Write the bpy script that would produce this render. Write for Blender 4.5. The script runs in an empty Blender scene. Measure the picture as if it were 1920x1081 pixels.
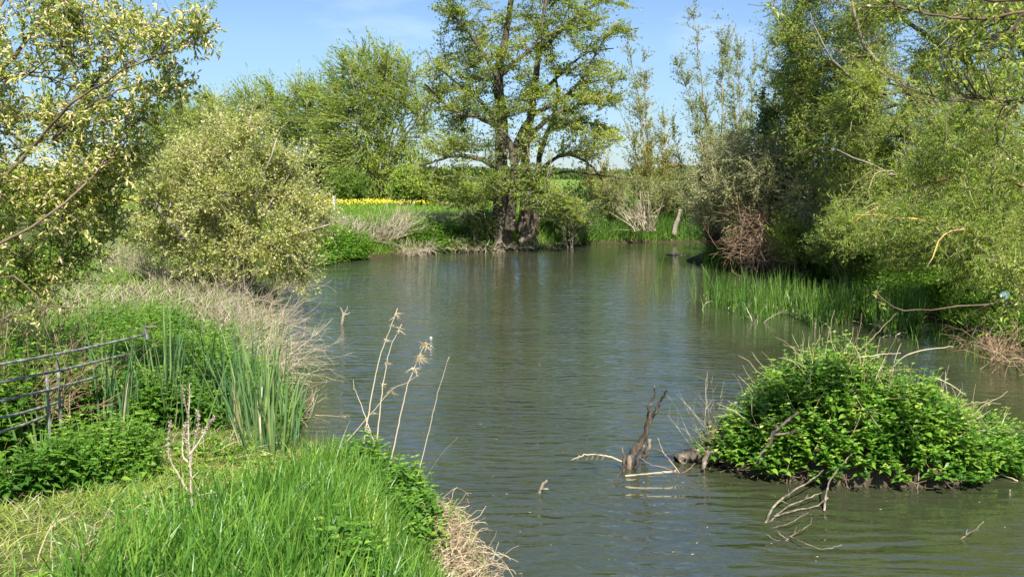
import bpy, math
import numpy as np
from mathutils import Vector

# ------------------------------------------------------------------ camera, sky, sun, exposure
SC = bpy.context.scene
COL = SC.collection
F = 1700.0; W0 = 1920.0; CX = 960.0; CY = 540.5
PITCH = math.atan((CY - 330.0) / F)
EYE = np.array([0.0, 0.0, 3.0])
cd = bpy.data.cameras.new('camera'); cam = bpy.data.objects.new('camera', cd); COL.objects.link(cam)
cam.location = EYE; cam.rotation_euler = (math.radians(90) - PITCH, 0, 0)
cd.sensor_width = 36.0; cd.lens = 36.0 * F / W0; cd.clip_start = 0.05; cd.clip_end = 20000
SC.camera = cam

SUN_EL = math.radians(51); SUN_AZ = math.radians(166)      # azimuth measured clockwise from +Y (view direction)
w = bpy.data.worlds.new('World'); SC.world = w; w.use_nodes = True
nt = w.node_tree; nt.nodes.clear()
out = nt.nodes.new('ShaderNodeOutputWorld'); bg = nt.nodes.new('ShaderNodeBackground')
sky = nt.nodes.new('ShaderNodeTexSky'); sky.sky_type = 'NISHITA'; sky.sun_disc = False
sky.sun_elevation = SUN_EL; sky.sun_rotation = SUN_AZ; sky.altitude = 50; sky.air_density = 1.1; sky.dust_density = 0.0; sky.ozone_density = 4.0
bg.inputs['Strength'].default_value = 0.059
tc = nt.nodes.new('ShaderNodeTexCoord'); mp = nt.nodes.new('ShaderNodeMapping'); mp.inputs['Scale'].default_value = (1.6, 1.6, 6.0); mp.inputs['Location'].default_value = (0.35, 0.9, 0.2)
cn = nt.nodes.new('ShaderNodeTexNoise'); cn.inputs['Scale'].default_value = 1.9; cn.inputs['Detail'].default_value = 7; cn.inputs['Roughness'].default_value = 0.55
cr = nt.nodes.new('ShaderNodeValToRGB'); cr.color_ramp.elements[0].position = 0.60; cr.color_ramp.elements[1].position = 0.9
cm = nt.nodes.new('ShaderNodeMixRGB'); cm.inputs['Color2'].default_value = (6.6, 7.5, 8.6, 1)
mul = nt.nodes.new('ShaderNodeMath'); mul.operation = 'MULTIPLY'; mul.inputs[1].default_value = 0.75
L = nt.links.new
L(tc.outputs['Generated'], mp.inputs['Vector']); L(mp.outputs['Vector'], cn.inputs['Vector']); sz = nt.nodes.new('ShaderNodeSeparateXYZ'); L(tc.outputs['Generated'], sz.inputs[0]); cz = nt.nodes.new('ShaderNodeMapRange'); cz.inputs[1].default_value = .17; cz.inputs[2].default_value = .5; cz.inputs[4].default_value = .12; L(sz.outputs['Z'], cz.inputs[0])
ca = nt.nodes.new('ShaderNodeMath'); ca.operation = 'ADD'; L(cn.outputs['Fac'], ca.inputs[0]); L(cz.outputs[0], ca.inputs[1]); L(ca.outputs[0], cr.inputs['Fac'])   # fair-weather cloud overhead, clear towards the horizon
L(cr.outputs['Color'], mul.inputs[0]); L(mul.outputs[0], cm.inputs['Fac']); tint = nt.nodes.new('ShaderNodeMixRGB'); tint.blend_type = 'MULTIPLY'; tint.inputs['Fac'].default_value = 1; tint.inputs['Color2'].default_value = (.74, .79, .90, 1)
L(sky.outputs['Color'], tint.inputs['Color1']); hz = nt.nodes.new('ShaderNodeMapRange'); hz.inputs[2].default_value = .14; hz.inputs[3].default_value = .74; hz.inputs[4].default_value = 1.0
hz.inputs[3].default_value = 1.0; hz.inputs[4].default_value = 0.0; hm = nt.nodes.new('ShaderNodeMixRGB'); hm.blend_type = 'MULTIPLY'; hm.inputs['Color2'].default_value = (.56, .68, .86, 1); L(tint.outputs['Color'], hm.inputs['Color1']); L(sz.outputs['Z'], hz.inputs[0]); L(hz.outputs[0], hm.inputs['Fac']); L(hm.outputs[0], cm.inputs['Color1']); L(cm.outputs['Color'], bg.inputs['Color']); L(bg.outputs['Background'], out.inputs['Surface'])
sd_ = bpy.data.lights.new('sun', 'SUN'); sd_.energy = 4.4; sd_.angle = math.radians(0.5); sd_.color = (1.0, 0.95, 0.86)
sun = bpy.data.objects.new('sun', sd_); COL.objects.link(sun)
sv = Vector((math.sin(SUN_AZ) * math.cos(SUN_EL), math.cos(SUN_AZ) * math.cos(SUN_EL), math.sin(SUN_EL)))
sun.rotation_euler = sv.to_track_quat('Z', 'Y').to_euler(); sun.location = (20, -20, 40)
SC.view_settings.view_transform = 'Standard'; SC.view_settings.look = 'None'; SC.view_settings.gamma = 1.0; SC.view_settings.exposure = 1.45
SC.cycles.max_bounces = 12; SC.cycles.diffuse_bounces = 6; SC.cycles.transmission_bounces = 8

# ------------------------------------------------------------------ geometry helpers
def ray(px, py):
    x = (px - CX) / F; u = (CY - py) / F
    return np.array([x, math.cos(PITCH) + u * math.sin(PITCH), -math.sin(PITCH) + u * math.cos(PITCH)])
def G(px, py, z=0.0):
    d = ray(px, py); t = (z - EYE[2]) / d[2]; return EYE + d * t
def A(px, py, Y):
    d = ray(px, py); return EYE + d * (Y / d[1])
def nrm(v):
    return v / (np.linalg.norm(v, axis=-1, keepdims=True) + 1e-9)
def RNG(s): return np.random.default_rng(s)
def sn(x, y, f, s=0):
    r = RNG(s + 77); o = 0 * x
    for i in range(5):
        a = r.uniform(0, 6.28); p = r.uniform(0, 6.28); ff = f * r.uniform(0.6, 1.7)
        o = o + np.sin((x * math.cos(a) + y * math.sin(a)) * ff + p + 1.3 * np.sin(ff * 0.7 * (y * math.cos(a) - x * math.sin(a)) + p * 2))
    return o / 5

class MB:
    def __init__(s): s.v = []; s.f = []; s.r = []; s.m = []; s.n = 0
    def add(s, V, Fc, r=None, mi=0):
        V = np.asarray(V, float).reshape(-1, 3); Fc = np.asarray(Fc, int)
        if len(V) == 0 or len(Fc) == 0: return
        s.v.append(V); s.f.append(Fc + s.n); s.m.append(np.full(len(Fc), mi)); s.n += len(V)
        s.r.append(np.full(len(V), 0.5) if r is None else np.broadcast_to(np.asarray(r, float), (len(V),)))
    def obj(s, name, mats, parent=None, smooth=False, org=None):
        me = bpy.data.meshes.new(name)
        if s.n:
            V = np.concatenate(s.v)
            if org is not None: V = V - np.asarray(org)
            me.vertices.add(len(V)); me.vertices.foreach_set('co', V.ravel())
            tot = np.concatenate([np.full(len(f), f.shape[1]) for f in s.f]); idx = np.concatenate([f.ravel() for f in s.f])
            me.loops.add(len(idx)); me.loops.foreach_set('vertex_index', idx)
            me.polygons.add(len(tot)); st = np.concatenate([[0], np.cumsum(tot)[:-1]])
            me.polygons.foreach_set('loop_start', st); me.polygons.foreach_set('loop_total', tot)
            me.polygons.foreach_set('material_index', np.concatenate(s.m))
            me.polygons.foreach_set('use_smooth', np.full(len(tot), smooth))
            a = me.attributes.new('rnd', 'FLOAT', 'POINT'); a.data.foreach_set('value', np.concatenate(s.r))
            me.update(calc_edges=True)
        for m in (mats if isinstance(mats, (list, tuple)) else [mats]): me.materials.append(m)
        o = bpy.data.objects.new(name, me); COL.objects.link(o)
        if parent: o.parent = parent
        elif org is not None: o.location = org
        return o

def tag(o, label=None, cat=None, group=None, kind=None):
    if label: o['label'] = label
    if cat: o['category'] = cat
    if group: o['group'] = group
    if kind: o['kind'] = kind
    return o
def thing(name, label, cat, loc, group=None):
    o = bpy.data.objects.new(name, None); COL.objects.link(o); o.location = loc; o.empty_display_size = 0.2
    return tag(o, label, cat, group)

def tubes(mb, P, r0, r1, sides=4, rnd=None, power=1.0, cap=True, rough=0.0, seed=0, mi=0):
    """P (N,k,3) polylines as tapered tubes"""
    P = np.asarray(P, float)
    if P.ndim == 2: P = P[None]
    N, k, _ = P.shape
    if N == 0: return
    T = np.empty_like(P); T[:, 1:-1] = P[:, 2:] - P[:, :-2]; T[:, 0] = P[:, 1] - P[:, 0]; T[:, -1] = P[:, -1] - P[:, -2]; T = nrm(T)
    md = nrm(P[:, -1] - P[:, 0]); ref = np.zeros((N, 3)); ref[np.arange(N), np.argmin(np.abs(md), axis=1)] = 1
    U = nrm(np.cross(T, ref[:, None, :])); Vv = np.cross(T, U)
    t = np.linspace(0, 1, k) ** power
    R = np.reshape(r0, (-1, 1)) * (1 - t) + np.reshape(r1, (-1, 1)) * t if np.ndim(r0) < 2 else np.asarray(r0)
    R = np.broadcast_to(R, (N, k))
    a = np.arange(sides) * 2 * math.pi / sides
    RR = R[:, :, None]
    if rough: RR = RR * (1 + rough * RNG(seed).uniform(-1, 1, (N, k, sides)))
    V = P[:, :, None, :] + RR[..., None] * (np.cos(a)[None, None, :, None] * U[:, :, None, :] + np.sin(a)[None, None, :, None] * Vv[:, :, None, :])
    base = (np.arange(N) * k * sides)[:, None, None]; j = (np.arange(k - 1) * sides)[None, :, None]; s0 = np.arange(sides)[None, None, :]; s1 = (s0 + 1) % sides
    q = np.stack([base + j + s0, base + j + s1, base + j + sides + s1, base + j + sides + s0], -1).reshape(-1, 4)
    if rnd is None: rnd = RNG(seed + 5).uniform(0, 1, N)
    rr = np.repeat(np.broadcast_to(rnd, (N,)), k * sides)
    n0 = mb.n
    mb.add(V.reshape(-1, 3), q, rr, mi)
    if cap and sides >= 3:
        c = (np.arange(N) * k * sides)[:, None] + (k - 1) * sides + np.arange(sides)[None]
        mb.f.append(c + n0); mb.m.append(np.full(N, mi))

def smoothline(pts, k=None, jit=0.0, seed=0):
    pts = np.asarray(pts, float); n = len(pts)
    if k is None: k = (n - 1) * 5 + 1
    seg = np.linalg.norm(np.diff(pts, axis=0), axis=1); u = np.concatenate([[0], np.cumsum(seg)]); s = np.linspace(0, u[-1], k)
    Pm = np.vstack([2 * pts[0] - pts[1], pts, 2 * pts[-1] - pts[-2]])
    i = np.clip(np.searchsorted(u, s, side='right') - 1, 0, n - 2); t = ((s - u[i]) / (u[i + 1] - u[i] + 1e-9))[:, None]
    p0, p1, p2, p3 = Pm[i], Pm[i + 1], Pm[i + 2], Pm[i + 3]
    o = 0.5 * ((2 * p1) + (p2 - p0) * t + (2 * p0 - 5 * p1 + 4 * p2 - p3) * t * t + (3 * p1 - p0 - 3 * p2 + p3) * t ** 3)
    if jit:
        o = o + RNG(seed).normal(0, jit, o.shape) * np.linspace(0.2, 1, k)[:, None]
    return o
def PX(pts, wz=False):
    return [G(*p) if wz else A(*p) for p in pts]

def grow(S, D, Ln, k, wig, trop, rng, wind=None):
    """strands from points S along D; trop = upward (or downward) bend per step"""
    N = len(S); P = np.empty((N, k, 3)); P[:, 0] = S; d = nrm(D.copy()); st = (Ln / (k - 1))[:, None]
    tv = np.array([0, 0, 1.0]) * trop if np.isscalar(trop) else np.asarray(trop, float)
    for i in range(1, k):
        P[:, i] = P[:, i - 1] + d * st
        d = nrm(d + rng.normal(0, wig, (N, 3)) + tv)
    return P
def sample(P, n, t0, t1, rng, R=None):
    """n random points on strands P, with tangents"""
    N, k, _ = P.shape; i = rng.integers(0, N, n); t = rng.uniform(t0, t1, n) * (k - 1); j = np.clip(t.astype(int), 0, k - 2); f = (t - j)[:, None]
    a = P[i, j]; b = P[i, j + 1]
    return a + (b - a) * f, nrm(b - a), i, t / (k - 1)
def conn(S, T, Tg, k, rng, wig=0.05, pen=1.2, lift=0.0):
    """curved limbs from the best skeleton point to each target"""
    n = len(Tg); P = np.empty((n, k, 3)); ii = np.empty(n, int); u = np.linspace(0, 1, k)[None, :, None]
    for c in range(0, n, 400):
        g = Tg[c:c + 400]; d = g[:, None] - S[None]; L_ = np.linalg.norm(d, axis=2) + 1e-6
        dot = (d * T[None]).sum(2) / L_; ii[c:c + 400] = np.argmin(L_ * (1 + pen * (1 - dot)), axis=1)
    p0 = S[ii]; d = Tg - p0; Ln = np.linalg.norm(d, axis=1, keepdims=True)
    p1 = p0 + T[ii] * Ln * 0.38 + np.array([0, 0, 1]) * Ln * lift
    P = (1 - u) ** 2 * p0[:, None] + 2 * u * (1 - u) * p1[:, None] + u * u * Tg[:, None]
    w_ = np.cumsum(rng.normal(0, 1, (n, k, 3)), axis=1) * wig * Ln[:, None] / math.sqrt(k); w_[:, 0] = 0
    return P + w_, ii
def tang(P):
    T = np.empty_like(P); T[:, 1:-1] = P[:, 2:] - P[:, :-2]; T[:, 0] = P[:, 1] - P[:, 0]; T[:, -1] = P[:, -1] - P[:, -2]; return nrm(T)

# leaf templates: (x across, y along, z out of plane), faces
TEMPL = {
 'flat': (np.array([[0, 0, 0], [.5, .45, .10], [0, 1, 0], [-.5, .45, .10]]), np.array([[0, 1, 2], [0, 2, 3]])),
 'quad': (np.array([[0, 0, 0], [.5, .5, 0], [0, 1, 0], [-.5, .5, 0]]), np.array([[0, 1, 2, 3]])),
 'leaf': (np.array([[0, 0, 0], [.36, .22, .10], [.44, .52, .12], [0, 1, -.12], [-.44, .52, .12], [-.36, .22, .10], [0, .5, 0]]),
          np.array([[0, 1, 2, 6], [6, 2, 3, 3], [0, 6, 4, 5], [6, 3, 4, 4]])),
}
V7, _ = TEMPL['leaf']
TEMPL['leaf'] = (V7, np.array([[0, 1, 6], [1, 2, 6], [2, 3, 6], [6, 3, 4], [6, 4, 5], [6, 5, 0]]))
# toothed nettle leaf
_t = [(0, 0), (.30, .06), (.48, .18), (.42, .22), (.50, .34), (.42, .38), (.44, .52), (.33, .56), (.31, .70), (.20, .74), (.12, .88), (0, 1.05)]
_nv = [[x, y, .16 * x * 2 - .12 * y * y] for x, y in _t]; _mid = [[0, y, -.12 * y * y] for _, y in _t[1:-1]]
_v = _nv + [[-x, y, z] for x, y, z in _nv[1:-1]] + _mid
_n = len(_t); _f = []
_mi = lambda i: 0 if i == 0 else (_n - 1 if i == _n - 1 else 2 * _n - 2 + i - 1)
_li = lambda i: 0 if i == 0 else (_n - 1 if i == _n - 1 else _n + i - 1)
for i in range(_n - 1):
    _f += [[_mi(i), i, i + 1], [_mi(i), i + 1, _mi(i + 1)], [_mi(i), _li(i + 1), _li(i)], [_mi(i), _mi(i + 1), _li(i + 1)]]
_f = [f for f in _f if len(set(f)) == 3]
TEMPL['nettle'] = (np.array(_v), np.array(_f))

def leaves(mb, P, D, Nn, Ln, Wd, templ='flat', rnd=None, rng=None, mi=0):
    n = len(P)
    if n == 0: return
    tv, tf = TEMPL[templ]; D = nrm(D); X = nrm(np.cross(D, Nn)); Z = np.cross(X, D)
    Ln = np.broadcast_to(Ln, (n,))[:, None, None]; Wd = np.broadcast_to(Wd, (n,))[:, None, None]
    V = P[:, None] + tv[None, :, 0:1] * Wd * X[:, None] + tv[None, :, 1:2] * Ln * D[:, None] + tv[None, :, 2:3] * Ln * Z[:, None]
    Fc = (np.arange(n) * len(tv))[:, None, None] + tf[None]
    if rnd is None: rnd = (rng or RNG(1)).uniform(0, 1, n)
    mb.add(V.reshape(-1, 3), Fc.reshape(-1, tf.shape[1]), np.repeat(rnd, len(tv)), mi)

def blades(mb, B, D, H, Wd, bend, k=4, rnd=None, rng=None, mi=0, tip=0.12, face=None):
    """grass-like blades: ribbons that bend over"""
    n = len(B)
    if n == 0: return
    D = nrm(D); az = rng.uniform(0, 2 * math.pi, n); hz = np.stack([np.cos(az), np.sin(az), np.zeros(n)], 1)
    side = nrm(np.cross(D, hz)) if face is None else nrm(np.cross(D, face)); bd = nrm(np.cross(side, D))
    lean = nrm(np.stack([D[:, 0], D[:, 1], np.zeros(n)], 1) + 0.35 * bd)
    H = np.broadcast_to(H, (n,)); Wd = np.broadcast_to(Wd, (n,)); bend = np.broadcast_to(bend, (n,))
    V = []
    for i in range(k):
        t = i / (k - 1.0)
        c = B + D * (H * t * (1 - 0.25 * bend * t))[:, None] + lean * (H * bend * t * t * 0.8)[:, None] - np.array([0, 0, 1]) * (H * bend * bend * t ** 3 * 0.45)[:, None]
        wv = Wd * (1 - t ** 1.8 * (1 - tip)) * 0.5
        V.append(c + side * wv[:, None]); V.append(c - side * wv[:, None])
    V = np.stack(V, 1); m = 2 * k
    Fc = [[2 * i, 2 * i + 1, 2 * i + 3, 2 * i + 2] for i in range(k - 1)]
    Fc = (np.arange(n) * m)[:, None, None] + np.array(Fc)[None]
    if rnd is None: rnd = rng.uniform(0, 1, n)
    mb.add(V.reshape(-1, 3), Fc.reshape(-1, 4), np.repeat(rnd, m), mi)

def rdir(n, rng, up=0.0):
    d = rng.normal(0, 1, (n, 3)); d[:, 2] += up; return nrm(d)

# ------------------------------------------------------------------ materials
def _new(name):
    m = bpy.data.materials.new(name); m.use_nodes = True; t = m.node_tree; t.nodes.clear()
    return m, t, t.nodes.new('ShaderNodeOutputMaterial')
def ramp(t, cols):
    r = t.nodes.new('ShaderNodeValToRGB'); e = r.color_ramp.elements
    while len(e) < len(cols): e.new(0.5)
    for i, c in enumerate(cols):
        e[i].position = c[3] if len(c) > 3 else i / (len(cols) - 1); e[i].color = (c[0], c[1], c[2], 1)
    return r
def leafmat(name, cols, trans=0.35, rough=0.55, spec=0.25, patch=0.0, pscale=1.0, tboost=1.35):
    """leaf colours picked per leaf from cols, plus clump to clump variation"""
    m, t, o = _new(name); l = t.links.new
    at = t.nodes.new('ShaderNodeAttribute'); at.attribute_name = 'rnd'
    r = ramp(t, cols)
    if patch:
        g = t.nodes.new('ShaderNodeNewGeometry'); no = t.nodes.new('ShaderNodeTexNoise'); no.inputs['Scale'].default_value = pscale; no.inputs['Detail'].default_value = 3
        l(g.outputs['Position'], no.inputs['Vector'])
        mr = t.nodes.new('ShaderNodeMapRange'); mr.inputs[1].default_value = 0.3; mr.inputs[2].default_value = 0.7; mr.inputs[3].default_value = -patch; mr.inputs[4].default_value = patch
        l(no.outputs['Fac'], mr.inputs[0]); ad = t.nodes.new('ShaderNodeMath'); ad.operation = 'ADD'; ad.use_clamp = True
        l(at.outputs['Fac'], ad.inputs[0]); l(mr.outputs[0], ad.inputs[1]); l(ad.outputs[0], r.inputs['Fac'])
    else: l(at.outputs['Fac'], r.inputs['Fac'])
    b = t.nodes.new('ShaderNodeBsdfPrincipled'); b.inputs['Roughness'].default_value = rough; b.inputs['Specular IOR Level'].default_value = spec
    tr = t.nodes.new('ShaderNodeBsdfTranslucent'); hs = t.nodes.new('ShaderNodeHueSaturation'); hs.inputs['Value'].default_value = tboost; hs.inputs['Hue'].default_value = 0.485; hs.inputs['Saturation'].default_value = 1.05
    mx = t.nodes.new('ShaderNodeMixShader'); mx.inputs[0].default_value = trans
    l(r.outputs[0], b.inputs['Base Color']); l(r.outputs[0], hs.inputs['Color']); l(hs.outputs[0], tr.inputs['Color'])
    l(b.outputs[0], mx.inputs[1]); l(tr.outputs[0], mx.inputs[2]); l(mx.outputs[0], o.inputs['Surface'])
    return m
def mat(name, cols, scale=5.0, rough=0.85, bump=0.3, stretch=(1, 1, 1), detail=8, attr=0.0, metal=0.0, spec=0.3, dist=0.02, contrast=(0.3, 0.7)):
    m, t, o = _new(name); l = t.links.new
    g = t.nodes.new('ShaderNodeNewGeometry'); mp = t.nodes.new('ShaderNodeMapping'); mp.inputs['Scale'].default_value = stretch
    no = t.nodes.new('ShaderNodeTexNoise'); no.inputs['Scale'].default_value = scale; no.inputs['Detail'].default_value = detail; no.inputs['Roughness'].default_value = 0.62
    l(g.outputs['Position'], mp.inputs['Vector']); l(mp.outputs[0], no.inputs['Vector'])
    mr = t.nodes.new('ShaderNodeMapRange'); mr.inputs[1].default_value = contrast[0]; mr.inputs[2].default_value = contrast[1]; l(no.outputs['Fac'], mr.inputs[0])
    r = ramp(t, cols)
    if attr:
        at = t.nodes.new('ShaderNodeAttribute'); at.attribute_name = 'rnd'; mm = t.nodes.new('ShaderNodeMath'); mm.operation = 'MULTIPLY_ADD'; mm.inputs[1].default_value = attr; mm.inputs[2].default_value = -attr / 2
        l(at.outputs['Fac'], mm.inputs[0]); ad = t.nodes.new('ShaderNodeMath'); ad.operation = 'ADD'; ad.use_clamp = True; l(mm.outputs[0], ad.inputs[0]); l(mr.outputs[0], ad.inputs[1]); l(ad.outputs[0], r.inputs['Fac'])
    else: l(mr.outputs[0], r.inputs['Fac'])
    b = t.nodes.new('ShaderNodeBsdfPrincipled'); b.inputs['Roughness'].default_value = rough; b.inputs['Metallic'].default_value = metal; b.inputs['Specular IOR Level'].default_value = spec
    l(r.outputs[0], b.inputs['Base Color'])
    if bump:
        bp = t.nodes.new('ShaderNodeBump'); bp.inputs['Strength'].default_value = bump; bp.inputs['Distance'].default_value = dist
        l(no.outputs['Fac'], bp.inputs['Height']); l(bp.outputs[0], b.inputs['Normal'])
    l(b.outputs[0], o.inputs['Surface']); return m

M = {}
M['bark_dark'] = mat('bark_dark', [(.025, .02, .014), (.075, .06, .043), (.17, .14, .10)], 9, .9, .8, (1, 1, .35))
M['bark_grey'] = mat('bark_grey', [(.08, .068, .05), (.22, .19, .14), (.36, .32, .24)], 6, .9, .6, (1, 1, .5), attr=.5)
M['bark_lichen'] = mat('bark_lichen', [(.13, .105, .07), (.32, .22, .08), (.5, .33, .09)], 2.2, .9, .5, (1, 1, .5), attr=.4)
M['bark_olive'] = mat('bark_olive', [(.07, .06, .03), (.17, .15, .075), (.30, .26, .14)], 4, .85, .4, attr=.7)
M['bark_twig'] = mat('bark_twig', [(.05, .035, .022), (.11, .08, .05), (.18, .14, .09)], 6, .85, .3, attr=.6)
M['twig_pale'] = mat('twig_pale', [(.13, .10, .065), (.31, .26, .175), (.50, .44, .32)], 4, .9, .3, attr=.8)
M['twig_olive'] = mat('twig_olive', [(.15, .135, .07), (.28, .26, .15), (.42, .39, .25)], 4, .9, .3, attr=.8)
M['twig_brown'] = mat('twig_brown', [(.11, .07, .04), (.26, .165, .10), (.42, .29, .19)], 4, .9, .3, attr=.8)
M['straw'] = leafmat('straw', [(.24, .18, .10), (.42, .33, .19), (.58, .48, .31), (.66, .58, .42)], .2, .8, .1)
M['straw_brown'] = leafmat('straw_brown', [(.12, .085, .05), (.24, .18, .11), (.38, .30, .19), (.50, .42, .29)], .15, .85, .1)
M['straw_grey'] = leafmat('straw_grey', [(.15, .12, .08), (.28, .235, .165), (.42, .36, .26), (.54, .48, .37)], .15, .85, .1)
M['driftwood'] = mat('driftwood', [(.035, .028, .02), (.13, .105, .078), (.34, .29, .22)], 14, .9, .9, (1, 1, .3), dist=.03)
M['snag_wood'] = mat('snag_wood', [(.025, .018, .012), (.09, .07, .05), (.34, .29, .22)], 16, .9, .9, (1, 1, .22), dist=.03, contrast=(.38, .72))
M['wet_wood'] = mat('wet_wood', [(.02, .016, .011), (.055, .042, .028), (.10, .08, .055)], 12, .5, .8, dist=.03)
M['zinc'] = mat('zinc', [(.07, .06, .04), (.23, .225, .205), (.50, .50, .49)], 16, .5, .25, metal=.35, dist=.004)
M['soil'] = mat('soil', [(.02, .016, .01), (.05, .04, .025), (.09, .07, .045)], 7, .95, .9, dist=.05)
M['alder'] = leafmat('alder', [(0.07, 0.14, 0.016), (0.16, 0.25, 0.025), (0.28, 0.37, 0.035), (0.42, 0.46, 0.055)], 0.52, .45, .4, .38, .42)
M['far_willow'] = leafmat('far_willow', [(0.17, 0.26, 0.04), (0.26, 0.37, 0.055), (0.4, 0.48, 0.09)], 0.5, .5, .3, .35, .25)
M['sallow'] = leafmat('sallow', [(0.12, 0.19, 0.03), (0.25, 0.33, 0.055), (0.38, 0.42, 0.1), (0.54, 0.54, 0.2), (0.66, 0.62, 0.34)], 0.48, .55, .3, .12, .9)
M['sallow_near'] = leafmat('sallow_near', [(0.1, 0.17, 0.022), (0.2, 0.29, 0.035), (0.34, 0.42, 0.07), (0.5, 0.53, 0.13)], 0.55, .45, .4, .2, 1.2)
M['catkin'] = leafmat('catkin', [(0.42, 0.42, 0.11), (0.56, 0.53, 0.21), (0.68, 0.62, 0.36), (0.62, 0.5, 0.32)], 0.35, .9, .1)
M['willow'] = leafmat('willow', [(0.11, 0.19, 0.028), (0.2, 0.31, 0.04), (0.31, 0.42, 0.06), (0.45, 0.52, 0.11)], 0.54, .42, .45, .35, .5)
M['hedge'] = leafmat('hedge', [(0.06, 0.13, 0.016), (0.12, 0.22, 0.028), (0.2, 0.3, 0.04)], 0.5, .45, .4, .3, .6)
M['poplar'] = leafmat('poplar', [(0.14, 0.182, 0.042), (0.224, 0.28, 0.07), (0.35, 0.378, 0.112)], 0.5, .45, .4, .25, .5)
M['lichen_leaf'] = leafmat('lichen_leaf', [(0.2, 0.23, 0.08), (0.31, 0.33, 0.13), (0.45, 0.45, 0.22)], 0.45, .7, .2, .25, .8)
M['nettle'] = leafmat('nettle', [(0.042, 0.12, 0.012), (0.072, 0.18, 0.0168), (0.12, 0.252, 0.0264), (0.24, 0.384, 0.048)], 0.42, .5, .35, .28, 1.6)
M['nettle_isle'] = leafmat('nettle_isle', [(.03,.10,.010), (.06,.165,.016), (.11,.25,.024), (.18,.33,.035), (.33,.42,.07)], .4, .42, .45, .22, 2.2)
M['grass'] = leafmat('grass', [(0.03, 0.105, 0.02), (0.06, 0.165, 0.024), (0.105, 0.24, 0.03), (0.165, 0.31, 0.04), (0.3, 0.4, 0.075)], 0.42, .38, .45, .2, 1.6)
M['grass_lime'] = leafmat('grass_lime', [(.11, .19, .025), (.20, .29, .045), (.30, .36, .075), (.42, .42, .13)], .4, .5, .3, .3, 1.3)
M['grass_far'] = leafmat('grass_far', [(0.08, 0.18, 0.016), (0.14, 0.26, 0.028), (0.22, 0.33, 0.05)], 0.38, .6, .2, .3, .35)
M['reed'] = leafmat('reed', [(0.03, 0.09, 0.012), (0.06, 0.15, 0.018), (0.1, 0.2, 0.026), (0.17, 0.27, 0.05)], 0.4, .4, .4, .2, .8)
M['typha'] = leafmat('typha', [(.06, .14, .05), (.10, .20, .075), (.16, .27, .09), (.24, .33, .10)], .3, .4, .45)
M['buttercup'] = leafmat('buttercup', [(0.72, 0.56, 0.03), (0.82, 0.68, 0.05), (0.6, 0.55, 0.06)], 0.25, .4, .4)
M['far_tree'] = leafmat('far_tree', [(.035, .065, .018), (.06, .10, .025), (.10, .14, .04)], .3, .7, .1, .3, .1)

# ------------------------------------------------------------------ terrain and river
RIV = np.array([(2, -14), (1.6, -3), (0.8, 2), (0.0, 4.6), (-0.45, 6.2), (-.55, 7.0), (-1.35, 8.1), (-2.2, 9.2), (-2.75, 10.6), (-3.4, 13.6), (-5.0, 19), (-6.1, 23), (-6.75, 28), (-6.4, 31.5), (-4.2, 34.6),
 (-2.2, 36.2), (0.3, 36.8), (1.8, 38.2), (3.4, 40.3), (6, 41.2), (9.3, 41.8), (14, 43), (22, 44), (32, 42), (32, 36), (20, 37), (12, 34.5), (7.2, 33.6), (6.1, 32.2), (6.8, 30.2), (8.6, 28.6), (9.4, 26.8), (9.1, 22),
 (8.9, 19), (8.8, 16.5), (9.2, 12), (10.5, 4), (11.5, -14)], float)
def sdist(x, y):
    """signed distance to the river bank, positive on land"""
    x = np.asarray(x, float); y = np.asarray(y, float); sh = x.shape; x = x.ravel(); y = y.ravel()
    d = np.full(x.shape, 1e9); ins = np.zeros(x.shape, bool); n = len(RIV)
    for i in range(n):
        a = RIV[i]; b = RIV[(i + 1) % n]; e = b - a; t = np.clip(((x - a[0]) * e[0] + (y - a[1]) * e[1]) / (e @ e), 0, 1)
        d = np.minimum(d, np.hypot(x - a[0] - t * e[0], y - a[1] - t * e[1]))
        c = (a[1] > y) != (b[1] > y); ins ^= c & (x < (b[0] - a[0]) * (y - a[1]) / (b[1] - a[1] + 1e-12) + a[0])
    return np.where(ins, -d, d).reshape(sh)
def ss(a, b, x):
    t = np.clip((x - a) / (b - a), 0, 1); return t * t * (3 - 2 * t)
def hgt(x, y):
    x = np.asarray(x, float); y = np.asarray(y, float); sd = sdist(x, y)
    sd = sd + 0.12 * sn(x, y, 2.3, 3) * ss(0, 1, np.abs(y - 2) / 6)
    right = ss(3, 9, x) * ss(48, 30, y)
    H = 0.95 + 0.35 * ss(6.5, 3.0, y) * (1 - right) - 0.25 * ss(7.5, 9.5, y) * ss(18, 13, y) * (1 - right)
    H = H - .26 * np.exp(-((x + 2.15) ** 2 / .5 + (y - 7.1) ** 2 / 1.0)) - .1 * ss(5, 6.5, y) * (1 - right)
    H = H + right * (0.1 + 0.12 * np.clip(x - 9, 0, 12)) + 0.06 * sn(x, y, .5, 1) + .03 * sn(x, y, 2.1, 2)
    wd = 0.45 + 0.5 * ss(9, 20, y) + right * 1.0
    land = H * (1 - np.exp(-np.clip(sd, 0, None) / wd)) + 0.02
    far = np.hypot(x, y); land = land + ss(90, 1500, far) * 14 * (0.75 + .4 * sn(x, y, .0016, 9)) - ss(60, 400, far) * .6
    return np.where(sd > 0, land, np.clip(sd * .7, -.8, 0))
def gz(x, y): return float(hgt(np.array([x]), np.array([y]))[0])

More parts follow.
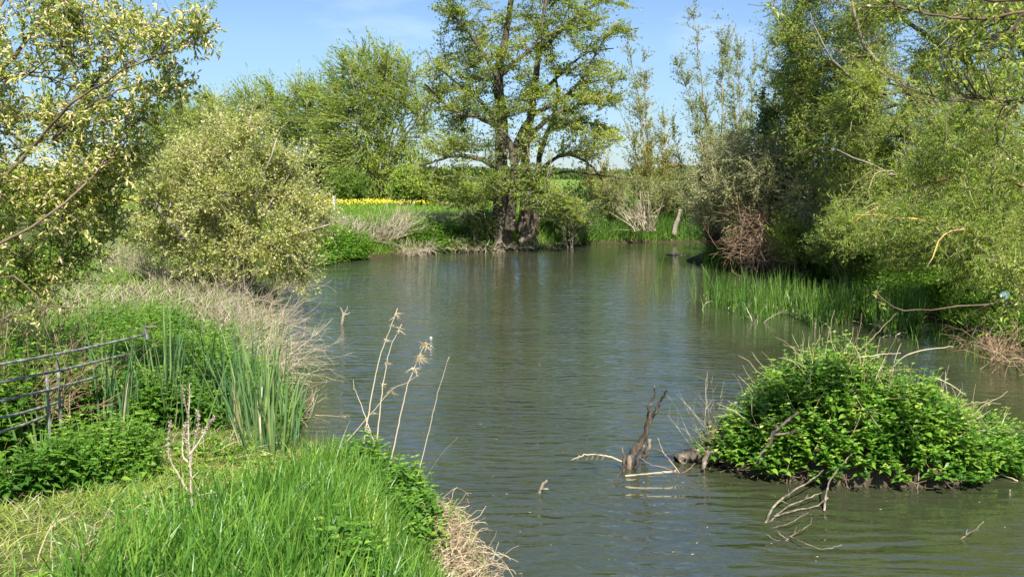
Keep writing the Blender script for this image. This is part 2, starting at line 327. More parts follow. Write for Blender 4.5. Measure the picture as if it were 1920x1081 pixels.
xs = np.unique(np.round(np.concatenate([np.arange(-8, 4, .12), np.arange(-22, 24, .4), np.arange(-80, 80, 5), np.linspace(-400, 400, 33), [-2500, -1800, -1200, -800, 800, 1200, 1800, 2500]]), 3))
ys = np.unique(np.round(np.concatenate([np.arange(2, 14, .12), np.arange(-16, 50, .4), np.arange(50, 110, 2.5), np.linspace(110, 600, 25), [-60, -30, 800, 1100, 1500, 2000, 3000]]), 3))
gx, gy = np.meshgrid(xs, ys); V = np.stack([gx, gy, hgt(gx, gy)], -1).reshape(-1, 3)
nx = len(xs); i, j = np.meshgrid(np.arange(nx - 1), np.arange(len(ys) - 1)); q = (j * nx + i).ravel()
mb = MB(); mb.add(V, np.stack([q, q + 1, q + nx + 1, q + nx], 1))
def ground_mat():
    m, t, o = _new('ground'); l = t.links.new
    g = t.nodes.new('ShaderNodeNewGeometry')
    n1 = t.nodes.new('ShaderNodeTexNoise'); n1.inputs['Scale'].default_value = 9; n1.inputs['Detail'].default_value = 8
    n2 = t.nodes.new('ShaderNodeTexNoise'); n2.inputs['Scale'].default_value = .12; n2.inputs['Detail'].default_value = 5
    l(g.outputs['Position'], n1.inputs[0]); l(g.outputs['Position'], n2.inputs[0])
    r1 = ramp(t, [(.028, .035, .012, .3), (.06, .085, .02, .5), (.13, .125, .05, .72)])
    r2 = ramp(t, [(.075, .13, .018, .35), (.11, .19, .025, .5), (.20, .21, .06, .68)])
    l(n1.outputs[0], r1.inputs[0]); l(n2.outputs[0], r2.inputs[0])
    sp = t.nodes.new('ShaderNodeSeparateXYZ'); l(g.outputs['Position'], sp.inputs[0])
    mr = t.nodes.new('ShaderNodeMapRange'); mr.inputs[1].default_value = 40; mr.inputs[2].default_value = 60; l(sp.outputs['Y'], mr.inputs[0])
    mx = t.nodes.new('ShaderNodeMixRGB'); l(mr.outputs[0], mx.inputs[0]); l(r1.outputs[0], mx.inputs[1]); l(r2.outputs[0], mx.inputs[2])
    mz = t.nodes.new('ShaderNodeMapRange'); mz.inputs[1].default_value = .25; mz.inputs[2].default_value = .05; l(sp.outputs['Z'], mz.inputs[0])
    mm = t.nodes.new('ShaderNodeMixRGB'); mm.inputs[2].default_value = (.045, .033, .02, 1); l(mz.outputs[0], mm.inputs[0]); l(mx.outputs[0], mm.inputs[1])
    b = t.nodes.new('ShaderNodeBsdfPrincipled'); b.inputs['Roughness'].default_value = .95; b.inputs['Specular IOR Level'].default_value = .1; l(mm.outputs[0], b.inputs['Base Color'])
    bp = t.nodes.new('ShaderNodeBump'); bp.inputs['Distance'].default_value = .06; l(n1.outputs[0], bp.inputs['Height']); l(bp.outputs[0], b.inputs['Normal']); l(b.outputs[0], o.inputs[0]); return m
tag(mb.obj('ground', ground_mat(), smooth=True), kind='structure')

def water_mat():
    m, t, o = _new('water'); l = t.links.new
    g = t.nodes.new('ShaderNodeNewGeometry')
    def noise(sc, stretch, det, rot=0.0, dis=0.0, ro=.5):
        mp = t.nodes.new('ShaderNodeMapping'); mp.inputs['Scale'].default_value = stretch; mp.inputs['Rotation'].default_value = (0, 0, rot)
        n = t.nodes.new('ShaderNodeTexNoise'); n.inputs['Scale'].default_value = sc; n.inputs['Detail'].default_value = det; n.inputs['Distortion'].default_value = dis; n.inputs['Roughness'].default_value = ro
        l(g.outputs['Position'], mp.inputs[0]); l(mp.outputs[0], n.inputs[0]); return n.outputs[0]
    def mth(op, a, b):
        n = t.nodes.new('ShaderNodeMath'); n.operation = op
        for k, v in enumerate((a, b)):
            if isinstance(v, (int, float)): n.inputs[k].default_value = v
            else: l(v, n.inputs[k])
        return n.outputs[0]
    a = noise(3.2, (.42, 1.9, 1), 2, .10, .4, .45); b_ = noise(8.5, (.5, 1.5, 1), 2, -.2, .3, .5); c = noise(1.1, (.6, 1.3, 1), 1, .3)
    mpw = t.nodes.new('ShaderNodeMapping'); mpw.inputs['Rotation'].default_value = (0, 0, .12); l(g.outputs['Position'], mpw.inputs[0])
    wv = t.nodes.new('ShaderNodeTexWave'); wv.wave_type = 'BANDS'; wv.bands_direction = 'Y'; wv.wave_profile = 'SIN'; wv.inputs['Scale'].default_value = 1.45; wv.inputs['Distortion'].default_value = 8.5; wv.inputs['Detail'].default_value = 2.5; wv.inputs['Detail Scale'].default_value = .8; wv.inputs['Detail Roughness'].default_value = .6; l(mpw.outputs[0], wv.inputs[0])
    spy = t.nodes.new('ShaderNodeSeparateXYZ'); l(g.outputs['Position'], spy.inputs[0]); nr = t.nodes.new('ShaderNodeMapRange'); nr.interpolation_type = 'SMOOTHSTEP'; nr.inputs[1].default_value = 30; nr.inputs[2].default_value = 8; nr.inputs[3].default_value = .12; nr.inputs[4].default_value = .42; l(spy.outputs['Y'], nr.inputs[0])
    a = mth('ADD', a, mth('MULTIPLY', mth('MULTIPLY', wv.outputs['Fac'], nr.outputs[0]), noise(.9, (.7, 1.2, 1), 2, .4)))
    hsum = mth('ADD', mth('MULTIPLY', a, 1.0), mth('ADD', mth('MULTIPLY', b_, .34), mth('MULTIPLY', c, .9)))
    big = noise(.16, (1, 1, 1), 3, 0, .5)
    mr = t.nodes.new('ShaderNodeMapRange'); mr.inputs[1].default_value = .35; mr.inputs[2].default_value = .65; mr.inputs[3].default_value = .55; mr.inputs[4].default_value = 1.15; l(big, mr.inputs[0])
    # sheltered water behind the nettle island and beside the right bank lies calmer
    sp = t.nodes.new('ShaderNodeSeparateXYZ'); l(g.outputs['Position'], sp.inputs[0])
    sh = t.nodes.new('ShaderNodeMapRange'); sh.interpolation_type = 'SMOOTHSTEP'; sh.inputs[1].default_value = 1.6; sh.inputs[2].default_value = 5.0; sh.inputs[3].default_value = 1.0; sh.inputs[4].default_value = .38
    l(sp.outputs['X'], sh.inputs[0])
    bp = t.nodes.new('ShaderNodeBump'); bp.inputs['Distance'].default_value = .032
    l(mth('MULTIPLY', mth('MULTIPLY', mr.outputs[0], sh.outputs[0]), .95), bp.inputs['Strength']); l(hsum, bp.inputs['Height'])
    n3 = noise(.5, (1, 1, 1), 4)
    r = ramp(t, [(.025, .031, .015, .3), (.036, .043, .021, .7)]); l(n3, r.inputs[0])
    b = t.nodes.new('ShaderNodeBsdfPrincipled'); b.inputs['Roughness'].default_value = .035; b.inputs['IOR'].default_value = 1.9; b.inputs['Specular IOR Level'].default_value = .5
    l(r.outputs[0], b.inputs['Base Color']); l(bp.outputs[0], b.inputs['Normal']); l(b.outputs[0], o.inputs[0]); return m
mb = MB(); wx = np.linspace(-12, 34, 24); wy = np.linspace(-15, 46, 32); gx, gy = np.meshgrid(wx, wy)
i, j = np.meshgrid(np.arange(23), np.arange(31)); q = (j * 24 + i).ravel()
mb.add(np.stack([gx, gy, 0 * gx], -1).reshape(-1, 3), np.stack([q, q + 1, q + 25, q + 24], 1)); tag(mb.obj('water', water_mat()), kind='structure')

# ------------------------------------------------------------------ trees
def env_pts(env, n, rng, shell=0.55):
    wts = np.array([e[6] if len(e) > 6 else e[3] * e[4] * e[5] for e in env]); wts = wts / wts.sum(); c = rng.choice(len(env), n, p=wts)
    E_ = np.array([e[:6] for e in env])[c]; d = nrm(rng.normal(0, 1, (n, 3))); r = rng.uniform(0, 1, n) ** (1 / 3.0); r = r * (1 - shell) + shell * r ** .25
    return E_[:, :3] + d * E_[:, 3:] * r[:, None]
def EP(px, py, Y, rx, rz, ry, wt=None):
    c = A(px, py, Y); e = [c[0], c[1], c[2], rx * Y / F, ry, rz * Y / F]
    return e + ([wt] if wt else [])
def stems_xy(bx, by, tips, r0, r1=.01, k=14, seed=0, bow=.3, z0=None):
    """stems from the base fanning to tip points"""
    rng = RNG(seed); z = gz(bx, by) - .15 if z0 is None else z0; out = []
    for tp in tips:
        b = np.array([bx, by, z]) + rng.normal(0, .12, 3) * [1, 1, 0]; tp = np.asarray(tp); m = b + (tp - b) * .45 + np.array([0, 0, 1]) * bow * np.linalg.norm(tp[:2] - b[:2])
        out.append((smoothline([b, m, tp], k, .02 * np.linalg.norm(tp - b) / 6, seed + len(out)), r0 * rng.uniform(.75, 1.1), r1))
    return out
def tree(name, label, cat, base, stems, env, n, lf, wood='bark_grey', leafm='willow', seed=0, group=None, trop=.05, twig=(.5, .9), wig=.12, lift=.0, l3=(3, .02), sides=8,
         shell=.45, pen=1.2, r1f=.028, twood=None, catkins=None, l1bias=None, leafdir=.5, rough=.0, outd=.0, twr=.003, nodes_only=None, tspread=.55, rs3=.5, ld=.55, flat=1.0):
    rng = RNG(seed); n1, n2, n3, n4 = n; bx, by = base[:2]; z = gz(bx, by) if len(base) < 3 else 0; org = np.array([bx, by, z])
    root = thing(name, label, cat, org, group)
    tw = MB(); bw = MB(); S = []; T = []
    for (P, r0, r1) in stems:
        tubes(tw, P[None], r0, r1, sides, power=.8, seed=seed, rough=rough)
        Pr = smoothline(P, max(len(P), 18)); t = tang(Pr[None])[0]; h = int(len(Pr) * .22); S.append(Pr[h:]); T.append(t[h:])
    S = np.concatenate(S); T = np.concatenate(T); allP = []
    size = np.linalg.norm(S.max(0) - S.min(0))
    if n1:
        g = env_pts(env, n1, rng, .2); P1, _ = conn(S, T, g, 9, rng, .06, pen, lift); ln = np.linalg.norm(P1[:, -1] - P1[:, 0], axis=1)
        tubes(bw, P1, np.clip(ln * r1f, .008, .16), np.clip(ln * .005, .004, .02), 5, seed=seed + 1, cap=False)
        t1 = tang(P1); S = np.concatenate([S, P1[:, 2:].reshape(-1, 3)]); T = np.concatenate([T, t1[:, 2:].reshape(-1, 3)])
    g = env_pts(env, n2, rng, shell); P2, _ = conn(S, T, g, 7, rng, .08, pen, lift); ln = np.linalg.norm(P2[:, -1] - P2[:, 0], axis=1)
    tubes(bw, P2, np.clip(ln * .014, .004, .03), twr * 1.4, 4, seed=seed + 2, cap=False)
    s3, t3, i3, u3 = sample(P2, n3, .2, 1.0, rng); d3 = nrm(t3 * tspread + rng.normal(0, rs3, (n3, 3)) + np.array([0, 0, .25 if np.isscalar(trop) and trop > 0 else 0]))
    d3 = nrm(d3 * [1, 1, flat]); L3_ = rng.uniform(twig[0], twig[1], n3); P3 = grow(s3, d3, L3_, 5, wig, trop, rng)
    tubes(bw, P3, twr, twr * .5, 3, seed=seed + 3, cap=False)
    org_parent = root
    tw.obj('trunk', M[wood], root, True, org); bw.obj('branches', M[twood or wood], root, False, org)
    lm = MB(); cnt, (Ll, Lw), tpl = lf
    nl = n3 * cnt; p, tt, ii, _ = sample(P3, nl, .05, 1.0, rng)
    cl = rng.uniform(-.22, .22, n3)[ii]                       # a twig's leaves share a tone
    dd = nrm(tt * leafdir + rng.normal(0, ld, (nl, 3))); Nn = nrm(rng.normal(0, .6, (nl, 3)) + np.array([0, 0, .8]))
    sc = rng.uniform(.6, 1.2, nl)
    leaves(lm, p + dd * .01, dd, Nn, Ll * sc, Lw * sc, tpl, np.clip(rng.uniform(0, 1, nl) * .8 + .1 + cl, 0, 1))
    lm.obj('crown', M[leafm], root, False, org)
    if catkins:
        nc, cl_, cw_ = catkins; cm_ = MB(); p, tt, ii, _ = sample(P3, nc, .3, 1.0, rng); catk(cm_, p, nrm(tt * .4 + rng.normal(0, .5, (nc, 3)) + [0, 0, .1]), cl_, cw_, rng)
        tag(cm_.obj('catkins', M['catkin'], root, False, org), kind='stuff')
    return root, P2, P3
def catk(mb, p, d, L_, W_, rng, sides=5):
    n = len(p); L_ = L_ * rng.uniform(.6, 1.2, n); d = nrm(d); b = p[:, None] + d[:, None] * (np.linspace(0, 1, 5)[None, :, None] * L_[:, None, None]); b[:, :, 2] -= (np.linspace(0, 1, 5) ** 2)[None] * L_[:, None] * .25
    R = W_ * np.array([.35, .9, 1, .8, .25])[None] * rng.uniform(.8, 1.2, (n, 1)); tubes(mb, b, R, None, sides, rng.uniform(0, 1, n), cap=False, rough=.35, seed=int(n))

# --- the alder on the far bank
aY = 37.0
def al(pts, r0, r1, s=0, dy=0): return (smoothline([A(x, y, aY + dy + (p[0] if p else 0)) for x, y, *p in pts], None, .03, s), r0, r1)
stems = [al([(942, 472), (940, 400), (938, 300), (940, 220), (934, 140), (950, 60), (965, -60)], .44, .07, 1),
         al([(975, 470), (985, 380), (985, 280), (1000, 190), (1008, 110), (1022, 20), (1030, -70)], .29, .05, 2, .7),
         al([(998, 455), (1004, 380), (1008, 320), (1022, 260), (1045, 200), (1040, 120)], .22, .04, 3, 1.0),
         al([(955, 430), (962, 350), (962, 300), (950, 260), (905, 222), (860, 212), (830, 190), (795, 158)], .22, .03, 4, -.9),
         al([(962, 310), (985, 262), (1030, 222), (1075, 200), (1130, 190)], .17, .03, 5, -.9),
         al([(958, 300), (975, 250), (1000, 215), (1045, 190), (1090, 150, 1), (1140, 66, 1.5), (1195, 52, 2)], .13, .02, 15, -.5),
         al([(940, 320), (905, 300), (860, 292), (825, 300), (785, 312)], .15, .025, 6, -.6),
         al([(1008, 330), (1035, 300), (1070, 290), (1110, 312), (1130, 340)], .11, .02, 7, .6),
         al([(1005, 335), (1060, 322), (1130, 330), (1200, 336)], .065, .022, 8, .8),
         al([(938, 240), (900, 190), (850, 150), (810, 120)], .13, .02, 9, .6),
         al([(936, 150), (900, 90), (860, 40), (820, 10)], .12, .02, 10, -.6),
         al([(940, 140), (985, 100), (1040, 60), (1100, 50)], .10, .02, 11, -.8),
         al([(1012, 100), (1060, 50), (1120, 5), (1170, 10)], .10, .02, 12, .8),
         al([(1010, 180), (1060, 130), (1100, 100), (1150, 90)], .10, .02, 13, 1.2),
         al([(1022, 250), (1070, 230), (1130, 235), (1170, 250)], .08, .02, 14, .3),
         al([(940, 380), (910, 372), (870, 380), (835, 395)], .06, .015, 16, -1.0),
         al([(985, 400), (1020, 385), (1050, 395), (1080, 420)], .06, .015, 17, -1.2)]
env = [EP(985, -5, aY, 160, 55, 2.8, 1.3), EP(870, 125, aY, 85, 55, 2.2, .9), EP(865, 30, aY, 55, 45, 1.8, .5), EP(960, 95, aY, 90, 75, 2.6, .8), EP(1080, 85, aY, 75, 55, 2.2, .7), EP(1130, 30, aY, 50, 30, 1.3, .3), EP(1160, 62, aY + 1.5, 40, 18, .8, .1),
       EP(835, 200, aY, 60, 45, 1.6, .5), EP(905, 195, aY - .5, 80, 25, 1.8, .45), EP(1050, 190, aY - .6, 90, 38, 2.0, .8), EP(1130, 160, aY, 55, 40, 1.6, .5), EP(1090, 250, aY, 75, 30, 1.6, .5),
       EP(855, 268, aY - .8, 75, 20, 1.6, .5), EP(1105, 285, aY, 35, 30, 1.3, .25), EP(940, 345, aY - 1.4, 85, 34, 1.3, .38), EP(1020, 380, aY - 1.7, 65, 38, 1.2, .5), EP(870, 345, aY - .6, 75, 40, 1.4, .6), EP(890, 395, aY - 1.7, 45, 25, .8, .14), EP(1060, 400, aY - 1, 45, 35, 1, .3), EP(960, 270, aY - 1, 120, 40, 1.8, .4),
       EP(860, 385, aY - 1.2, 40, 25, .9, .14), EP(800, 330, aY, 35, 32, 1, .14)]
ax, ay = A(960, 466, aY)[:2]
tree('alder_tree', 'tall spreading alder with three dark trunks at the water edge on the far bank', 'tree', (ax, ay), stems, env, (70, 820, 11000, 9), (9, (.082, .064), 'flat'),
     'bark_dark', 'alder', 11, twig=(.3, .7), wig=.2, trop=.01, twood='bark_grey', rough=.12, shell=.3, flat=.35, sides=10, r1f=.02, twr=.0055)

# --- windswept willows beyond the meadow
FWS = [(705, 368, 76, 98, 268, 1, 'broadest windswept willow beyond the buttercups, its tips all leaning left'),
       (592, 372, 80, 66, 208, 2, 'windswept willow just left of the broadest one, half hidden by the sallow bush'),
       (492, 374, 82, 62, 198, 3, 'windswept willow in the middle of the far row, rising behind the sallow bush'),
       (405, 376, 84, 55, 185, 4, 'low feathery willow second from the left end of the far row'),
       (330, 378, 86, 40, 166, 5, 'smallest windswept willow at the left end of the far row')]
for (px, py, Y, rw, rh, sd, lab) in FWS:
    bx, by = A(px, py, Y)[:2]; r = RNG(sd); s = Y / F; nst = 16 if sd == 1 else 9; tips = []
    for q_ in np.linspace(-1, 1, nst):
        top = A(px + q_ * rw * 1.05, 368 - rh * (1 - .32 * q_ * q_) * r.uniform(.85, 1.0), Y + r.uniform(-3, 3)); tips.append(top)
    st = stems_xy(bx, by, tips, .16, .02, 12, sd, .25)
    env = [EP(px, 368 - rh * .52, Y, rw * 1.12, rh * .5, 3.6), EP(px - rw * .2, 368 - rh * .72, Y, rw * .8, rh * .28, 2.6), EP(px, 368 - rh * .18, Y, rw * .95, rh * .22, 3)]
    k_ = 1.5 if sd == 1 else .8
    tree('windswept_willow', lab, 'willow tree', (bx, by), st, env, (int(24 * k_), int(380 * k_), int(3600 * k_), 9), (11, (.27, .08), 'quad'), 'bark_olive', 'far_willow', 20 + sd, 'windswept willows beyond the meadow',
         trop=(-.20, -.02, .02), twig=(1.2, 2.6), wig=.05, lift=.1, leafdir=1.6, shell=.3, sides=5, tspread=1.3, rs3=.22, ld=.3, twr=.010)
for (px, py, Y, rw, rh, sd, lab) in [(655, 356, 70, 40, 34, 6, 'low round green bush at the foot of the broadest far willow'), (775, 352, 66, 45, 36, 7, 'dull green thicket between the far willows and the alder'), (840, 350, 64, 40, 26, 8, 'low green bush seen just left of the alder trunks')]:
    bx, by = A(px, 372, Y)[:2]; tips = [A(px + q_ * rw, py - rh * .6, Y + q_) for q_ in (-.7, -.2, .3, .8)]
    tree('thicket_bush', lab, 'bush', (bx, by), stems_xy(bx, by, tips, .05, .01, 8, sd), [EP(px, py, Y, rw, rh, 1.8)], (8, 120, 1500, 8), (8, (.2, .1), 'quad'), 'bark_olive', 'hedge' if sd == 6 else 'far_willow', 30 + sd, 'bushes below the far willows', twig=(.4, .9), sides=4, twr=.008)

# --- sallow bush on the left bank
sY = 18.5; bx, by = G(430, 545, .7)[:2]
r = RNG(5); tips = [A(px_, py_, sY + r.uniform(-1.2, 1.2)) for px_, py_ in [(330, 330), (360, 260), (420, 235), (470, 215), (520, 260), (560, 300), (600, 350), (620, 420), (300, 400), (450, 300), (500, 350), (390, 330), (610, 480), (560, 500)]]
env = [EP(426, 345, sY, 150, 92, 1.6, 1.1), EP(481, 275, sY, 55, 52, 1.0, .25), EP(406, 268, sY + .4, 38, 42, .8, .14), EP(339, 310, sY, 55, 42, 1.0, .22), EP(546, 320, sY, 45, 40, .8, .16), EP(436, 425, sY - .2, 175, 75, 1.5, 1.0), EP(568, 410, sY, 50, 62, 1.0, .36), EP(536, 495, sY - .5, 62, 42, .8, .3), EP(314, 430, sY, 75, 60, 1.0, .35), EP(312, 350, sY, 34, 40, .8, .12), EP(394, 500, sY - .6, 80, 45, .8, .3)]
sal, _, _ = tree('sallow_bush', 'big rounded sallow bush dotted with pale seed catkins on the left bank', 'bush', (bx, by), stems_xy(bx, by, tips, .07, .012, 12, 5, .2), env, (46, 360, 7600, 9), (11, (.06, .034), 'flat'),
     'bark_grey', 'sallow', 41, twig=(.22, .7), wig=.12, trop=.08, shell=.1, twood='bark_grey', catkins=(6500, .035, .009), lift=.1, sides=6, twr=.0025)

# --- near sallow at the left edge, its catkin branches reaching over the bank
nY = 7.6
def nl_(pts, r0, r1, s): return (smoothline([A(x, y, Y) for x, y, Y in pts], None, .012, s), r0, r1)
stems = [nl_([(-260, 700, 7.4), (-200, 450, 7.6), (-60, 220, 7.8), (60, 60, 8), (160, -90, 8.2)], .045, .010, 1),
         nl_([(-250, 690, 7.2), (-120, 480, 7.2), (40, 300, 7.3), (170, 160, 7.6), (270, 60, 7.8), (310, 20, 7.8)], .026, .006, 2),
         nl_([(-250, 690, 7.0), (-60, 500, 6.9), (100, 400, 7.0), (200, 300, 7.3), (262, 225, 7.4)], .022, .005, 3),
         nl_([(-260, 700, 7.6), (-100, 600, 7.8), (60, 520, 8.0), (150, 470, 8.2), (225, 415, 8.4)], .018, .005, 4),
         nl_([(-260, 700, 7.6), (-160, 380, 8.2), (-60, 140, 8.6), (30, -40, 8.8)], .04, .010, 5),
         nl_([(40, 300, 7.3), (130, 200, 7.0), (240, 130, 6.9), (340, 88, 6.9), (385, 62, 6.9)], .016, .004, 6),
         nl_([(100, 260, 7.5), (180, 190, 7.3), (260, 160, 7.2), (340, 175, 7.2)], .012, .004, 7),
         nl_([(-250, 690, 7.0), (-100, 640, 6.6), (20, 590, 6.4), (100, 575, 6.3), (150, 580, 6.3), (163, 600, 6.3)], .014, .004, 8),
         nl_([(-250, 690, 6.8), (-120, 560, 6.5), (-20, 520, 6.3), (60, 540, 6.2), (100, 650, 6.2)], .014, .004, 9)]
env = [EP(60, 110, 7.9, 180, 130, .9, .75), EP(180, 60, 7.7, 115, 75, .6, .42), EP(90, 290, 7.7, 165, 95, .9, .95), EP(215, 210, 7.5, 75, 60, .4, .22), EP(310, 75, 7.0, 65, 34, .22, .22), EP(375, 62, 6.9, 28, 18, .1, .05), EP(290, 175, 7.2, 55, 24, .2, .10), EP(265, 235, 7.4, 40, 22, .2, .06),
       EP(230, 295, 7.5, 42, 18, .2, .07), EP(70, 430, 7.8, 150, 95, .9, .9), EP(160, 400, 8, 65, 75, .6, .3), EP(20, 545, 7.6, 100, 55, .5, .35), EP(150, 510, 8.0, 55, 25, .3, .08), EP(-180, 250, 7.8, 180, 330, 1.2, .8)]
bx, by = A(-250, 700, 7.2)[:2]
tree('catkin_sallow', 'near sallow tree at the left edge with long pale catkins on arching twigs', 'tree', (bx, by), stems, env, (52, 560, 3600, 9), (9, (.042, .019), 'leaf'),
     'bark_twig', 'sallow_near', 51, twig=(.12, .34), wig=.14, trop=.02, shell=.2, catkins=(9500, .048, .0075), sides=6, twr=.0018, r1f=.011)

# --- slender poplars and the thin trees at the bend
PPL = [(1222, 425, 43.5, [(1205, 120, .5), (1180, 90, 0), (1160, 200, -.6), (1245, 240, .3)], 'slender orange-barked sapling clump standing just right of the alder crown'),
       (1143, 428, 42.5, [(1118, 250, 0), (1100, 330, -.5)], 'thin leaning tree with a bright orange lichened trunk beside the alder'),
       (1345, 425, 45, [(1298, 15, 0), (1352, 40, .6), (1275, 130, -.5), (1320, 200, 0)], 'tallest airy poplar reaching the top of the picture right of the alder'),
       (1385, 420, 46, [(1384, 95, 0), (1412, 105, .5), (1362, 90, -.4)], 'airy poplar with two thin tops close beside the tallest one'),
       (1300, 425, 47, [(1262, 250, 0), (1240, 300, .6)], 'shorter sparse poplar in the gap between alder and tallest poplar'),
       (1440, 420, 47, [(1432, 130, 0), (1455, 90, .6)], 'airy poplar touching the left edge of the right-hand thicket')]
for q_, (px, py, Y, tp, lab) in enumerate(PPL):
    bx, by = A(px, py, Y)[:2]; st = []; env = []
    for i_, (tx, ty, dy) in enumerate(tp):
        tip = A(tx, ty, Y + dy); b = np.array([bx + .25 * (i_ - 1), by, gz(bx, by) - .15]); st.append((smoothline([b, b + (tip - b) * .5 + [.15, 0, 0], tip], 16, .03, q_ * 7 + i_), .075 - .008 * i_, .008))
        for f_ in np.linspace(.28, 1, 6):
            c = b + (tip - b) * f_; rr_ = (1.05 - .75 * f_) * 1.15; env.append([c[0], c[1], c[2], rr_, rr_, .95, .25 + rr_])
    tree('airy_poplar', lab, 'tree', (bx, by), st, env, (0, 58 * len(tp), 420 * len(tp), 9), (6, (.105, .06), 'flat'), 'bark_lichen', 'poplar', 60 + q_, 'airy poplars at the river bend',
         trop=.16, twig=(.3, .75), wig=.1, lift=-.15, pen=2.5, sides=6, twood='bark_lichen' if q_ < 2 else 'bark_olive', twr=.0045, tspread=.9, shell=.0)
for q_, (px, py, Y, rw, rh, lab) in enumerate([(1180, 372, 42.2, 62, 45, 'light green scrub tree around the orange trunks'), (1290, 362, 43, 62, 44, 'yellow-green scrub tree under the tallest poplar'), (1365, 372, 43.5, 50, 50, 'pale green scrub tree next to the right-hand thicket'),
        (1075, 400, 38.6, 48, 45, 'dull green scrub beside the right side of the alder trunk'), (905, 425, 37.6, 42, 26, 'dark leafy scrub around the left foot of the alder'), (1240, 390, 46, 50, 30, 'low scrub bush in the back of the poplar grove')]):
    bx, by = A(px, 428, Y)[:2]; tips = [A(px + a_ * rw, py - rh * .5, Y + a_) for a_ in (-.8, -.3, .2, .7)]
    tree('scrub_tree', lab, 'tree', (bx, by), stems_xy(bx, by, tips, .06, .012, 10, 70 + q_, .1), [EP(px, py, Y, rw, rh, 1.5)], (10, 120, 1100, 8), (6, (.1, .055), 'flat'), 'bark_grey', 'poplar' if q_ not in (3, 4) else 'hedge', 70 + q_, 'scrub trees on the far bank', twig=(.3, .7), sides=5, twr=.005, wig=.2)

# --- the thicket on the right bank
hY = 30.0
bx, by = A(1545, 470, hY)[:2]
tips = [A(a_, b_, hY + c_) for a_, b_, c_ in [(1440, 260, 0), (1480, 190, 1), (1530, 130, 0), (1590, 120, -1), (1640, 180, 0), (1420, 340, -1), (1660, 260, 0), (1560, 220, -1.5)]]
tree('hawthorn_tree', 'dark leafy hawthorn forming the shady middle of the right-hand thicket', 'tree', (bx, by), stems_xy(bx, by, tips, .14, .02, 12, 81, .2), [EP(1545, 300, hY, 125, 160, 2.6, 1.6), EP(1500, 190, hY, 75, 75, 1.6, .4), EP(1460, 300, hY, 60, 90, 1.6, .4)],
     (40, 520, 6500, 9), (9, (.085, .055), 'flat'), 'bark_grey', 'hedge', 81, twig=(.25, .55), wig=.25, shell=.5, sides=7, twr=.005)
lY = 29.0; bx, by = A(1400, 470, 31)[:2]
tips = [A(a_, b_, lY + c_) for a_, b_, c_ in [(1320, 400, 1), (1335, 330, 1), (1370, 270, 0), (1420, 240, 0), (1470, 280, -1), (1300, 370, 2), (1500, 340, -1.5)]]
tree('lichened_bush', 'pale grey twiggy bush leaning over the water at the left end of the thicket', 'bush', (bx, by), stems_xy(bx, by, tips, .08, .015, 12, 82, .25), [EP(1385, 335, lY + .6, 85, 85, 1.8, 1.0), EP(1465, 320, lY - 1, 85, 75, 1.4, .8), EP(1340, 385, 30.5, 50, 40, 1.3, .3), EP(1530, 380, lY - 2, 70, 60, 1.2, .4)],
     (45, 600, 5600, 9), (8, (.075, .04), 'flat'), 'twig_pale', 'lichen_leaf', 82, twig=(.3, .75), wig=.3, shell=.3, sides=6, twr=.006, twood='twig_olive', trop=.0)
for q_, (px, py, Y, rw, rh, lf_, lab) in enumerate([(1500, 440, 27.2, 62, 50, 'willow', 'fresh yellow-green shrub in front of the dark hawthorn, above the round nettle clump'), (1590, 455, 24.5, 70, 50, 'hedge', 'mid-green shrub on the right bank directly behind the reed bed'), (1420, 395, 28.6, 48, 55, 'lichen_leaf', 'pale leafy shrub behind the brown vine tangle')]):
    bx, by = A(px, 500, Y)[:2]; tips = [A(px + a_ * rw, py - rh * .5, Y + a_) for a_ in (-.8, -.3, .2, .7)]
    tree('leafy_shrub', lab, 'bush', (bx, by), stems_xy(bx, by, tips, .04, .01, 10, 90 + q_, .1), [EP(px, py, Y, rw, rh, 1.0)], (12, 160, 1900, 9), (8, (.085, .04), 'flat'), 'bark_olive', lf_, 90 + q_, 'shrubs under the right-hand thicket', twig=(.25, .6), sides=5, twr=.004, wig=.2, shell=.3)
# large willow behind
wY = 24.0
def wl(pts, r0, r1, s): return (smoothline([A(x, y, Y) for x, y, Y in pts], None, .03, s), r0, r1)
stems = [wl([(2050, 560, 24), (1930, 420, 24), (1800, 300, 24), (1700, 170, 24), (1620, 80, 24), (1590, -40, 24)], .20, .03, 1),
         wl([(2050, 560, 24), (1920, 300, 25.5), (1820, 120, 26), (1760, -30, 26), (1730, -200, 26)], .22, .05, 2),
         wl([(2050, 560, 24), (1990, 250, 25), (1900, 50, 25), (1850, -120, 25)], .22, .05, 3),
         wl([(1930, 420, 24), (1800, 380, 22.5), (1680, 330, 22), (1570, 280, 22)], .08, .015, 4),
         wl([(1700, 170, 24), (1640, 170, 23.5), (1560, 110, 23), (1520, 20, 23)], .06, .012, 5),
         wl([(2050, 560, 24), (1880, 520, 21), (1720, 420, 20), (1640, 415, 19.5)], .09, .015, 6),
         wl([(1820, 120, 26), (1700, 40, 26), (1600, -60, 26), (1520, -150, 26)], .09, .02, 7),
         wl([(1920, 300, 25.5), (1800, 220, 27), (1650, 150, 28), (1540, 120, 28)], .09, .02, 8)]
